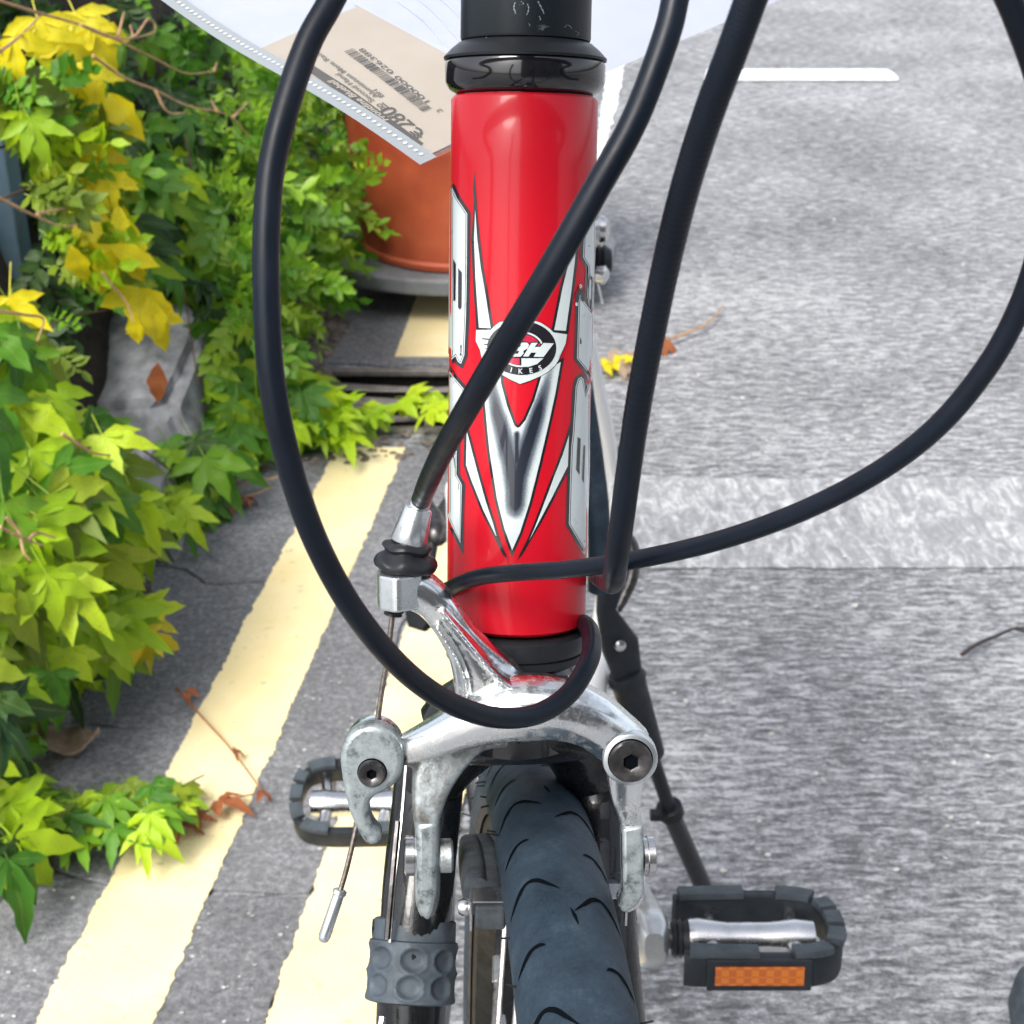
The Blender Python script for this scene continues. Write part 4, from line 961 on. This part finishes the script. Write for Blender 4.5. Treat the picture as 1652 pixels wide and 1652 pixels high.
# pivots and bolts
def disc(name, px, py, r, h, mat, off, par=cal, bev=.0008, seg=48):
    c = CP(px, py, off); rr_ = r*PXM
    return lathe(name, c, CN, [(0, rr_), (h-bev, rr_), (h-bev*.3, rr_-bev*.3), (h, rr_-bev), (h, 0.00001)], M[mat], par, seg)
disc('pivot_boss', 1013, 1208, 44, .0040, 'silver', .0045)
def hexbolt(px, py, r, hr, off):
    c = CP(px, py, off); ro = r*PXM; ri = hr*PXM; V, F = [], []; A_, B_, _ = frame_of(CN); seg = 36
    prof = [(0, ro), (.0012, ro), (.0018, ro-.0004), (.0018, ri*1.55)]
    for s_, r_ in prof:
        for k in range(seg): q = 2*math.pi*k/seg; V.append(c + CN*s_ + (A_*math.cos(q)+B_*math.sin(q))*r_)
    def hexr(q): q = (q+math.pi/6) % (math.pi/3) - math.pi/6; return ri/math.cos(q)
    for s_ in (.0014, -.0012):
        for k in range(seg): q = 2*math.pi*k/seg; V.append(c + CN*s_ + (A_*math.cos(q)+B_*math.sin(q))*hexr(q))
    for i in range(5):
        for k in range(seg): k2 = (k+1) % seg; F.append((i*seg+k, i*seg+k2, (i+1)*seg+k2, (i+1)*seg+k))
    F.append(tuple(5*seg+k for k in range(seg)))
    return mk('hex_bolt', V, F, M['dark_steel'], cal)
disc('bolt_seat', 1013, 1208, 37, .0006, 'groove', .0083); hexbolt(1013, 1208, 34, 11.5, .0085)
lv = [(553, 1215), (556, 1190), (570, 1168), (592, 1157), (618, 1158), (640, 1172), (652, 1197), (652, 1225), (642, 1248), (622, 1262), (606, 1270), (599, 1284), (600, 1302), (609, 1318), (617, 1328), (616, 1341), (605, 1347), (592, 1342), (580, 1322), (568, 1295), (559, 1258)]
lvs = [(x, y) for x, y in [(q[0], q[1]) for q in spline(lv+[lv[0]], 3)]][:-1]
o = mk('quick_release_lever', *prism_data([CP(x, y, .004) for x, y in reversed(lvs)], CN, .0065), M['lever'], cal, smooth=True); bevel(o, .0016, 4, 50)
disc('pivot_boss', 603, 1206, 46, .004, 'alu', -.0045)
disc('bolt_seat', 604, 1230, 25, .0005, 'groove', .0071); hexbolt(604, 1230, 22, 7.5, .0073)
# pads and pad hardware
SX = Vector((1, 0, 0))
def sdisc(name, px, py, r, x0, x1, mat, off=-.003, seg=32):
    c = CP(px, py, off); a = wax
    return lathe(name, c + a*x0, a, [(0, r*.82), ((x1-x0)*.15, r), ((x1-x0)*.85, r), (x1-x0, r*.82)], M[mat], cal, seg)
for side, bx in ((-1, 674), (1, 1038)):
    yb = 1388
    sdisc('pad_washer', bx, yb, .0048, -.0015*(1) - (.0006 if side < 0 else -.0012), .0002 + (0 if side < 0 else .0016), 'steel')
    if side < 0:
        sdisc('pad_bolt', 662, yb, .0052, -.0018, .0012, 'steel'); sdisc('pad_washer', 712, yb, .0045, -.001, .0030, 'alu_worn')
    else:
        sdisc('pad_bolt', 1047, yb, .0052, -.0006, .0018, 'steel')
        sdisc('pad_washer', 1041, yb, .0042, -.0006, .0010, 'steel')
# left shoe follows the rim; it curves into the distance
def shoe(px0, sgn):
    ths = []
    pts = []
    for k in range(9):
        t = k/8; th = R(72.5 - 11*t)   # along the rim
        rr2 = .3075
        pts.append(FC + (HD*math.cos(th) + VD*math.sin(th))*rr2 + wax*(sgn*.0168))
    return pts
for sgn in (-1, 1):
    pts = shoe(0, sgn)
    mk('brake_shoe', *sweep_data(pts, [.0042, .0050, .0052, .0052, .0052, .0052, .0050, .0046, .0038], 14, VD, [.0044]*9, 4), M['pad'], cal)
    pts2 = [p + wax*(sgn*.0038) for p in pts]
    mk('pad_holder', *sweep_data(pts2[1:8], [.0036, .0040, .0042, .0042, .0042, .0040, .0036], 14, VD, [.0058]*7, 3.2), M['pad'], cal)
    c = pts[0] + wax*(sgn*.0002)
    o = mk('pad_clip', *box_data(c + VD*.0052 - HD*.0012, .0100, .0060, .0006), M['steel'], cal, smooth=False)
    o = mk('pad_clip', *box_data(c + wax*sgn*.0056 - HD*.0012, .0006, .0060, .0108), M['steel'], cal, smooth=False)
    o = mk('pad_block', *box_data(c - HD*.0026, .0088, .0060, .0086), M['pad'], cal, smooth=False); bevel(o, .0010, 3)
    mk('pad_screw', *lathe_data(c + wax*(sgn*.006), wax*sgn, [(0, .0024), (.002, .0026), (.0032, .0018)], 16), M['steel'], cal)
# barrel adjuster, boot and inner wire
def pxcone(name, px0, py0, px1, py1, prof, mat, d=None, seg=40):
    a = CP(px0, py0, .0005); b = CP(px1, py1, .0005); axx = (b-a).normalized(); L = (b-a).length
    return lathe(name, a, axx, [(t*L, r*PXM) for t, r in prof], M[mat], cal, seg)
pxcone('barrel_adjuster', 675, 818, 659, 874, [(0, 18), (.02, 21.5), (.06, 22.5), (.5, 26), (.95, 29.5), (1, 28)], 'silver')
pxcone('cable_ferrule', 680, 804, 675, 820, [(0, 15.5), (.1, 16.5), (1, 16.5)], 'silver')
a = CP(658, 872, .0005); b = CP(652, 922, .0005)
bt = mk('rubber_boot', *lathe_data(a, (b-a), [((b-a).length*t, r*PXM) for t, r in ((0, 26), (.06, 34), (.14, 37), (.22, 38), (.30, 35), (.36, 33), (.42, 36), (.48, 41), (.55, 46), (.64, 49), (.74, 50), (.84, 48), (.92, 44), (1, 36))], 56), M['black_satin'], cal)
for v in bt.data.vertices:
    v.co += Vector((0, 0, .0004*math.sin(v.co.x*900) * (1 if v.co.z > a.z-.006 else .4))) + noise.noise_vector(v.co*260)*.0006
pxcone('lower_boot', 638, 968, 634, 992, [(0, 17), (.15, 19), (.25, 15), (.4, 18.5), (.52, 14.5), (.68, 17), (.8, 14), (.95, 15), (1, 8)], 'black_satin')
def pxpath(pts, n=10): return [Vector(p) for p in spline([tuple(P(*q)) for q in pts], n)]
dC = lambda x, y: (CP(x, y)-CAM).dot(FW)
tube('brake_wire', [Vector(p) for p in spline([tuple(CP(x, y, o_)) for x, y, o_ in ((634, 985, 0), (625, 1060, 0), (615, 1120, 0), (609, 1165, 0))], 6)], 4.6*PXM, M['wire'], cal, 10)
tube('brake_wire', [Vector(p) for p in spline([tuple(CP(x, y, o_)) for x, y, o_ in ((590, 1270, 0), (576, 1330, .001), (562, 1390, .003), (551, 1428, .004))], 6)], 4.6*PXM, M['wire'], cal, 10)
a = CP(552, 1424, .004); b = CP(525, 1500, .007)
mk('wire_end_cap', *lathe_data(a, b-a, [((b-a).length*t, r*PXM) for t, r in ((0, 8), (.02, 11.5), (.09, 11.5), (.12, 9), (.16, 9.5), (.9, 10), (.97, 8), (1, 4))], 24), M['silver'], cal)
# ---- cable housings
tube('cable_housing', pxpath([(590, -110, .30), (535, 0, .296), (497, 70, .294), (462, 170, .292), (438, 270, .292), (430, 370, .292), (430, 480, .293), (438, 610, .296), (464, 740, .302), (506, 865, .312), (566, 978, .325), (640, 1070, .342), (715, 1128, .358), (790, 1156, .372), (860, 1154, .382), (915, 1122, .390), (948, 1072, .398), (955, 1035, .410), (944, 1008, .428), (915, 1000, .450)]), .0025, M['housing'], bk, 20)
tube('cable_housing', pxpath([(1100, -80, .284), (1089, 0, .284), (1071, 70, .284), (1023, 195, .285), (962, 305, .287), (908, 400, .290), (858, 485, .295), (806, 570, .305), (756, 655, .322), (716, 725, .345), (692, 775, .370), (679, 808, .402)]), .0025, M['housing'], bk, 20)
_rp = pxpath([(1250, -90, .245), (1215, -10, .250), (1182, 80, .256), (1146, 175, .264), (1112, 280, .274), (1083, 390, .286), (1055, 520, .300), (1032, 640, .312), (1014, 760, .324), (1002, 850, .334), (993, 915, .346), (989, 938, .362), (982, 940, .40), (965, 930, .45)], 34)
tube('cable_housing', _rp, [.0026*(1 + (.022 if k % 3 == 0 else 0)*(1 if k < 250 else 0)) for k in range(len(_rp))], M['housing'], bk, 20)
tube('cable_housing', pxpath([(1560, -160, .24), (1600, -60, .246), (1640, 30, .252), (1680, 150, .260), (1696, 280, .268), (1680, 390, .276), (1643, 500, .284), (1590, 595, .291), (1510, 690, .300), (1410, 765, .312), (1290, 826, .326), (1160, 872, .342), (1030, 902, .358), (920, 918, .372), (830, 924, .386), (770, 932, .402), (725, 950, .422), (705, 962, .45)]), .0021, M['housing'], bk, 20)
# stem and handlebar just above the picture
ST = HB + HA*(HL+.066)
mk('stem', *join_data(lathe_data(HB + HA*(HL+.0502), HA, [(0, .0165), (.001, .0175), (.034, .0175), (.035, .016)], 40), sweep_data([ST, ST + Vector((0, -.045, .004)), ST + Vector((0, -.09, .008))], [.014, .013, .016], 20)), M['black_satin'], bk)
hb0 = ST + Vector((0, -.092, .012))
for sx in (-1, 1):
    tube('handlebar', [Vector(p) for p in spline([tuple(hb0 + Vector((sx*a, b, c))) for a, b, c in ((0, 0, 0), (.08, 0, 0), (.18, .0, 0), (.21, -.03, 0), (.212, -.09, -.01), (.212, -.11, -.06), (.214, -.05, -.12), (.216, .02, -.13))], 8)], .0125, M['black_satin'], bk, 20)
# ---- cranks, pedals
PR = Vector((.1275, .656, .342)); PLc = Vector((-.116, .964, .190))
m = NT('crank_alu'); m.col(m.ramp(m.noise(60, 6, .7), [(.35, (.50, .51, .51)), (.7, (.68, .69, .69))])); m.set(Metallic=.85, Roughness=.32); m.bump(m.noise(400, 4), .15, .0006); M['crank'] = m.m
def crank(c0, c1, name='crank_arm'):
    o = mk(name, *sweep_data([c0.lerp(c1, t) for t in (-.09, -.05, .0, .3, .9, 1.0, 1.06, 1.09)], [.006, .013, .017, .0140, .0150, .0160, .013, .007], 24, Vector((1, 0, 0)), [.005, .0075, .0085, .0075, .0090, .0095, .0085, .005], 3.2), M['crank'], bk)
crank(BB + Vector((.062, 0, 0)), Vector((.0745, PR.y, PR.z)))
crank(BB + Vector((-.066, 0, 0)), Vector((-.082, PLc.y, PLc.z)))
cr = mk('chainring', *lathe_data(BB + Vector((-.050, 0, 0)), Vector((1, 0, 0)), [(0, .060), (0, .100), (.002, .102), (.003, .100), (.003, .060), (0, .060)], 90), M['dark_steel'], bk)
lr = []
for k in range(12):
    a = 2*math.pi*k/12; lr.append(box_data(BB + Vector((.043, math.cos(a)*.0235, math.sin(a)*.0235)), .008, .006, .006))
mk('bottom_bracket_lockring', *join_data(lathe_data(BB + Vector((.036, 0, 0)), Vector((1, 0, 0)), [(0, .022), (.012, .022)], 32), *lr), M['dark_steel'], bk, smooth=False)
def pedal(C, sx, pitch, w_=.088, l_=.057, sides=(-1, 1)):
    ey = Vector((0, math.cos(pitch), math.sin(pitch))); ez = Vector((0, -math.sin(pitch), math.cos(pitch))); ex = Vector((sx, 0, 0))
    root = mk('pedal', *sweep_data([C - ex*.060, C - ex*.030], [.0055, .0055], 18), M['dark_steel'], bk)
    # outer cage: rounded D plan, tall thin band
    plan = [(-.038, -.5), (-.030, -.52), (.0, -.54), (.023, -.53), (.037, -.45), (.043, -.28), (.045, 0), (.043, .28), (.037, .45), (.023, .53), (0, .54), (-.030, .52), (-.038, .5)]
    q = spline(plan, 4); path = [C + ex*x + ey*(y*l_) for x, y in q]; n = len(path)
    mk('pedal_cage', *sweep_data(path, [.0035]*n, 12, ez, [.0095]*n, 5), M['plastic'], root)
    # tread blocks
    for i0, i1 in ((2, 8), (11, 16), (18, 22), (23, 26), (27, 30), (32, 37), (40, 46)):
        for up in (1,):
            seg_ = path[i0:i1+1]
            o = mk('tread_block', *sweep_data([p + ez*.0105*up for p in seg_], [.0050]*len(seg_), 8, ez, [.0022]*len(seg_), 6), M['tread_plastic'], root)
    V, F = sweep_data([C - ex*.033, C - ex*.028, C - ex*.012, C + ex*.010, C + ex*.024, C + ex*.034], [.0105, .0110, .0088, .0088, .0105, .0095], 22)
    mk('pedal_axle_body', V, F, M['steel'], root)
    for xx in (-.022, .022):
        for s in (-1, 1):
            mk('strut', *sweep_data([C + ex*xx + ey*(s*.006), C + ex*(xx+.004) + ey*(s*l_*.5)], [.0045, .0040], 10), M['steel'], root)
    mk('axle_seal', *lathe_data(C - ex*.042, ex, [(0, .009), (.002, .0105), (.0025, .009), (.005, .0105), (.0055, .009), (.009, .010)], 24), M['black_satin'], root)
    for s in sides:
        rf = mk('reflector_frame', *box_data(C + ey*(s*(l_*.54+.0040)), .054, .0030, .018, (ex, ey, ez)), M['plastic'], root, smooth=False); bevel(rf, .0008)
        rf = mk('reflector', *box_data(C + ey*(s*(l_*.54+.0050)), .046, .0034, .0108, (ex, ey, ez)), M['amber'], root, smooth=False); bevel(rf, .0006)
    return root
pedal(PR, 1, R(-12))
pedal(PLc, -1, R(14), sides=(1,))
# ---- kickstand
K0 = P(985, 940, 1.14); K1 = P(1000, 1040, 1.15); K2 = P(1015, 1100, 1.165); K3 = P(1050, 1215, 1.21); K4 = P(1082, 1312, 1.27); K5 = G(1165, 1500, .012)
ks = mk('kickstand', *sweep_data([K0, P(978, 985, 1.14), K1, K2], [.010, .007, .014, .010], 16, Vector((.3, -1, 0)), [.006, .006, .007, .007], 3), M['plastic'], bk)
mk('clamp_bolt', *lathe_data(P(1000, 1040, 1.141), Vector((.1, -1, .2)), [(0, .0045), (.003, .004), (.004, .002)], 16), M['steel'], ks)
tube('upper_sleeve', [P(1008, 1085, 1.162), P(1012, 1095, 1.164), P(1014, 1102, 1.165), K3], [.0125, .0145, .0128, .0105], M['plastic'], ks, 24)
tube('inner_rod', [K3, K4], .0055, M['black_satin'], ks, 14)
tube('outer_leg', [K4, K5], .0078, M['black_paint'], ks, 16)
mk('clamp_band', *lathe_data(P(1078, 1300, 1.265), K5-K3, [(0, .009), (.001, .0105), (.010, .0105), (.011, .009)], 20), M['black_satin'], ks)
mk('clamp_band', *box_data(P(1063, 1315, 1.262), .014, .008, .006), M['black_satin'], ks, smooth=False)
mk('rubber_foot', *lathe_data(K5 + (K4-K5).normalized()*.03, K5-K4, [(0, .010), (.03, .012), (.034, .008)], 16), M['black_satin'], ks)
# rear quick release lever, strut and brake bits seen past the head tube
tube('quick_release_handle', pxpath([(1002, 862, 1.24), (1014, 868, 1.23), (1022, 890, 1.23), (1020, 930, 1.23), (1006, 965, 1.23), (996, 985, 1.23)]), [.003+.002*math.sin(math.pi*i/50) for i in range(51)], M['dark_steel'], bk, 12)
tube('rear_strut', pxpath([(930, 560, 1.02), (940, 640, 1.02), (955, 740, 1.03), (966, 840, 1.05), (966, 950, 1.08)]), .0075, M['tyre'], bk, 16)
mk('rear_brake', *lathe_data(P(958, 370, 1.16), Vector((1, 0, 0)), [(0, .006), (.004, .010), (.008, .0095), (.012, .004)], 24), M['steel'], bk)
mk('rear_brake', *lathe_data(P(955, 420, 1.16), Vector((1, 0, 0)), [(0, .010), (.002, .0115), (.003, .0095), (.005, .0115), (.007, .0095), (.009, .0115), (.014, .008)], 24), M['black_satin'], bk)
mk('rear_brake', *lathe_data(P(962, 442, 1.15), Vector((1, -.2, 0)), [(0, .006), (.006, .007), (.009, .003)], 16), M['steel'], bk)
tube('brake_wire', pxpath([(962, 445, 1.15), (968, 470, 1.15), (972, 490, 1.15)], 4), .0008, M['spoke'], bk, 6)
# rear derailleur, left of the tube
tube('derailleur', pxpath([(690, 815, 1.33), (702, 838, 1.32), (704, 862, 1.31), (694, 874, 1.31)], 5), [.005, .0055, .006, .0065, .007, .0075, .008, .0085, .009, .0095, .010, .010, .009, .008, .006, .004], M['dark_steel'], bk, 14)
mk('derailleur_cage', *sweep_data([P(664, 972, 1.30), P(676, 990, 1.29), P(692, 1008, 1.28)], [.008, .014, .007], 16, Vector((0, -1, .3)), [.004]*3), M['black_satin'], bk)

tube('derailleur', [RA + Vector((-.070, -.005, -.01)), P(700, 850, 1.315)], .006, M['dark_steel'], bk, 12)
tube('derailleur_cage', [P(700, 862, 1.312), P(678, 990, 1.288)], .005, M['black_satin'], bk, 12)
# seat post and saddle, above the picture
tube('seat_post', [STP, STP + (STP-BB).normalized()*.13], .0135, M['dark_steel'], bk, 20)
sq = STP + (STP-BB).normalized()*.14
mk('saddle', *sweep_data([sq + Vector((0, y, z)) for y, z in ((-.15, .0), (-.14, .004), (-.05, .008), (.03, .010), (.09, .014), (.12, .012))], [.012, .019, .024, .045, .068, .060], 24, Vector((0, 0, 1)), [.008, .012, .016, .018, .018, .012]), M['black_satin'], bk)

# ------------------------------------------------------------------ PRICE SHEET in its plastic sleeve
K = P(680, 272, .495)
def plane_n(tau): return (Vector((0, -math.sin(tau), math.cos(tau))))     # contains X, rises away by tau
best = None
for i in range(0, 700):
    tau = R(-10+i*.1); n_ = plane_n(tau)
    if ray(255, 0).dot(n_) > -.03: continue
    e1 = hitplane(255, 0, K, n_)-K; e2 = hitplane(1265, 0, K, n_)-K
    v = abs(e1.normalized().dot(e2.normalized()))
    if best is None or v < best[0]: best = (v, tau)
SN = plane_n(best[1]); E1 = (hitplane(255, 0, K, SN)-K).normalized(); E2 = SN.cross(E1)
if E2.x < 0: E2 = -E2
print('sheet tilt', math.degrees(best[1]), best[0])
def wave(a, b):
    return .0014*math.sin(a*42)*math.exp(-b*18) + .0015*math.sin(b*22+a*9)*(1-math.exp(-b*30)) - .03*b*b
def SP(a, b, lift=0):
    """a along the punched edge from the corner, b across"""
    return K + E1*a + E2*b + SN*(wave(a, b) + lift)
def sheet(name, a0, a1, b0, b1, lift, mat, na=40, nb=40, parent=None, th=.0):
    V = [SP(a0+(a1-a0)*i/na, b0+(b1-b0)*j/nb, lift) for i in range(na+1) for j in range(nb+1)]
    F = [(i*(nb+1)+j, (i+1)*(nb+1)+j, (i+1)*(nb+1)+j+1, i*(nb+1)+j+1) for i in range(na) for j in range(nb)]
    return mk(name, V, F, mat, parent)
def SQ(px, py, lift=0):
    q = hitplane(px, py, K, SN); a = (q-K).dot(E1); b = (q-K).dot(E2)
    for _ in range(3):
        q = hitplane(px, py, K + SN*wave(a, b), SN); a = (q-K).dot(E1); b = (q-K).dot(E2)
    return SP(a, b, lift)
def ab(px, py): q = hitplane(px, py, K, SN)-K; return q.dot(E1), q.dot(E2)
m = NT('clear_sleeve'); m.col((.88, .90, .93)); m.set(Roughness=.25, Alpha=.06); M['sleeve'] = m.m
m = NT('sleeve_edge'); m.col((.24, .265, .28)); m.set(Roughness=.4); M['sleeve_edge'] = m.m
m = NT('paper'); m.col(m.ramp(m.noise(30, 3), [(.3, (.31, .335, .41)), (.7, (.35, .375, .445))])); m.set(Roughness=.8, Specular_IOR_Level=.15); m.bump(m.noise(25, 3), .1, .003); M['paper'] = m.m
m = NT('cream_label'); m.col(m.ramp(m.noise(30, 4), [(.3, (.285, .245, .19)), (.7, (.33, .288, .23))])); m.set(Roughness=.4, Coat_Weight=.2); M['cream'] = m.m
M['ink'] = simple('label_ink', (.025, .02, .014), .6); M['pale_ink'] = simple('label_ink_worn', (.075, .06, .04), .6); M['rule'] = simple('ruled_line', (.35, .38, .45), .7); M['hole'] = simple('punched_hole', (.48, .5, .52), .5)
A_LEN, B_LEN = .305, .235; SW = .0062
slv = thing('plastic_sleeve', 'clear plastic document sleeve with a punched grey edge strip behind the steerer', 'plastic sleeve', K)
sheet('sleeve_film', 0, A_LEN, .0, B_LEN, .0012, M['sleeve'], parent=slv)
sheet('punched_strip', 0, A_LEN, -.0005, SW, .0016, M['sleeve_edge'], nb=4, parent=slv)
hole = None
for k in range(110):
    a = .004 + .0026*k
    if a > A_LEN-.005: break
    c = SP(a, SW*.52, .0018); ring = [c + E1*(math.cos(q)*.0007) + E2*(math.sin(q)*.0008) for q in [2*math.pi*i/8 for i in range(8)]]
    mk('edge_hole', ring, [tuple(range(8))], M['hole'], slv, smooth=False)
pp = thing('paper_sheet', 'white ruled paper sheet inside the plastic sleeve behind the steerer', 'paper', SP(.05, .1))
sheet('sheet', .004, A_LEN-.003, SW+.001, B_LEN-.003, -.0006, M['paper'], parent=pp)
for k, (p0, p1, p2) in enumerate((((640, 0), (690, 40), (728, 88)), ((665, -10), (705, 25), (745, 70)), ((700, -10), (730, 15), (760, 50)), ((730, -10), (752, 5), (775, 30)))):
    pts = [Vector(SQ(x, y, .0)) for x, y in spline([p0, p1, p2], 6)]
    tube('ruled_line', pts, .00022, M['rule'], pp, 5)
lb = thing('price_label', 'cream price tag reading €280 with a barcode, slid in the corner of the sleeve', 'price tag', SQ(640, 180))
a_l, b_l = ab(430, 72); a_r, b_r = ab(726, 98)
la0, la1, lb0, lb1 = .004, a_l, SW+.001, max(b_r, .03)
sheet('tag_card', la0, la1, lb0, lb1, .0002, M['cream'], parent=lb, nb=24)
sheet('tag_border', la0, la1+.003, lb1, lb1+.0028, .0001, M['sleeve_edge'] if False else M['paper'], parent=lb, nb=2)
def ztx(x, y): return (540+x*.1513, 40+y*.1513)
def ltext(s, p0, p1, hpx, mat='ink', bold=.0, shear=0, lift=.0006):
    V2, F2 = text2d(s, bold, shear); x0 = min(v[0] for v in V2); x1 = max(v[0] for v in V2)
    a = SQ(*p0, lift); b = SQ(*p1, lift); ex = (b-a); L = ex.length; ex.normalize(); ey = SN.cross(ex).normalized()
    kx = L/(x1-x0); ky = hpx
    V = []
    for x, y in V2:
        p = a + ex*((x-x0)*kx) + ey*(y*ky); q = p-K; aa, bb = q.dot(E1), q.dot(E2); V.append(SP(aa, bb, lift))
    return mk('print', V, F2, M[mat], lb, smooth=False)
pm = .495/FPX*1.15   # metres per px in the tag plane, roughly
ltext('€280', ztx(990, 1190), ztx(605, 880), .0080, 'ink', .006)
ltext('00', ztx(562, 915), ztx(492, 850), .0028)
ltext('BH', ztx(530, 775), ztx(450, 700), .0024)
ltext('Aluminium Mens Race', (613, 158), (512, 84), .0027, 'pale_ink', .012)
ltext('Second Hand', (605, 165), (548, 120), .0027, 'pale_ink', .012)
decal([(500, 104), (560, 142), (620, 186), (683, 233), (673, 240.5), (612, 202), (548, 152), (498, 117)], .0005, 'ink', 'header_band', surf=SQ, parent=lb, step=9)
ltext('Frontline Bluebell', (628, 197), (536, 131), .0030, 'cream', .02, .25, .0008)
ltext('100000 026388', ztx(1015, 830), ztx(300, 262), .0028, 'ink', .0)
ltext('2', ztx(1160, 935), ztx(1120, 905), .0026, 'pale_ink')
p0 = SQ(*ztx(1035, 905)); p1 = SQ(*ztx(190, 262)); ex = (p1-p0); L = ex.length; ex.normalize(); ey = SN.cross(ex).normalized()
rnd = random.Random(8); x = 0
while x < L:
    wd = rnd.choice((.0004, .0004, .0008, .0012)); c = [p0 + ex*x, p0 + ex*(x+wd), p0 + ex*(x+wd) + ey*.0036, p0 + ex*x + ey*.0036]
    c = [SP((v-K).dot(E1), (v-K).dot(E2), .0006) for v in c]
    mk('barcode_bar', c, [(0, 1, 2, 3)], M['ink'] if .25 < x/L < .8 else M['pale_ink'], lb, smooth=False); x += wd + rnd.choice((.0004, .0005, .0008))
pa = SQ(*ztx(578, 905), .0007); pb = SQ(*ztx(508, 852), .0007); tube('underline', [pa, pb], .0002, M['ink'], lb, 5)

# unidentified dark rounded object at the bottom right corner
oc = G(1720, 1625, 0)
ot = thing('bollard_base', 'dark rounded object just entering at the lower right corner', 'bollard', oc)
lathe('base_body', P(1716, 1600, 1.16), Vector((0, 0, -1)), [(-.02, .010), (-.012, .028), (.0, .034), (.02, .036), (.045, .030), (.06, .034), (.14, .040)], M['rubber'], ot, 40)
# ------------------------------------------------------------------ facade added behind the viewer, out of view, to block sky in reflections
bd = thing('building', 'grey rendered terrace building across the street behind the viewer', 'building', (5, -7, 0))
M['render_wall'] = simple('render_wall', (.16, .15, .14), .9, var=.2, vscale=2); M['window_glass'] = simple('window_glass', (.03, .035, .04), .08, 0, .5)
mk('wall', *box_data(Vector((5.2, -7, 4)), 12, .6, 8), M['render_wall'], bd, smooth=False)
for i in range(4):
    for j in range(2):
        mk('window', *box_data(Vector((1+2.8*i, -6.69, 2.0+3*j)), 1.2, .06, 1.6), M['window_glass'], bd, smooth=False)
mk('roof', *box_data(Vector((5.2, -7.2, 8.1)), 12.4, 2.0, .2), M['grey_slate'], bd, smooth=False)
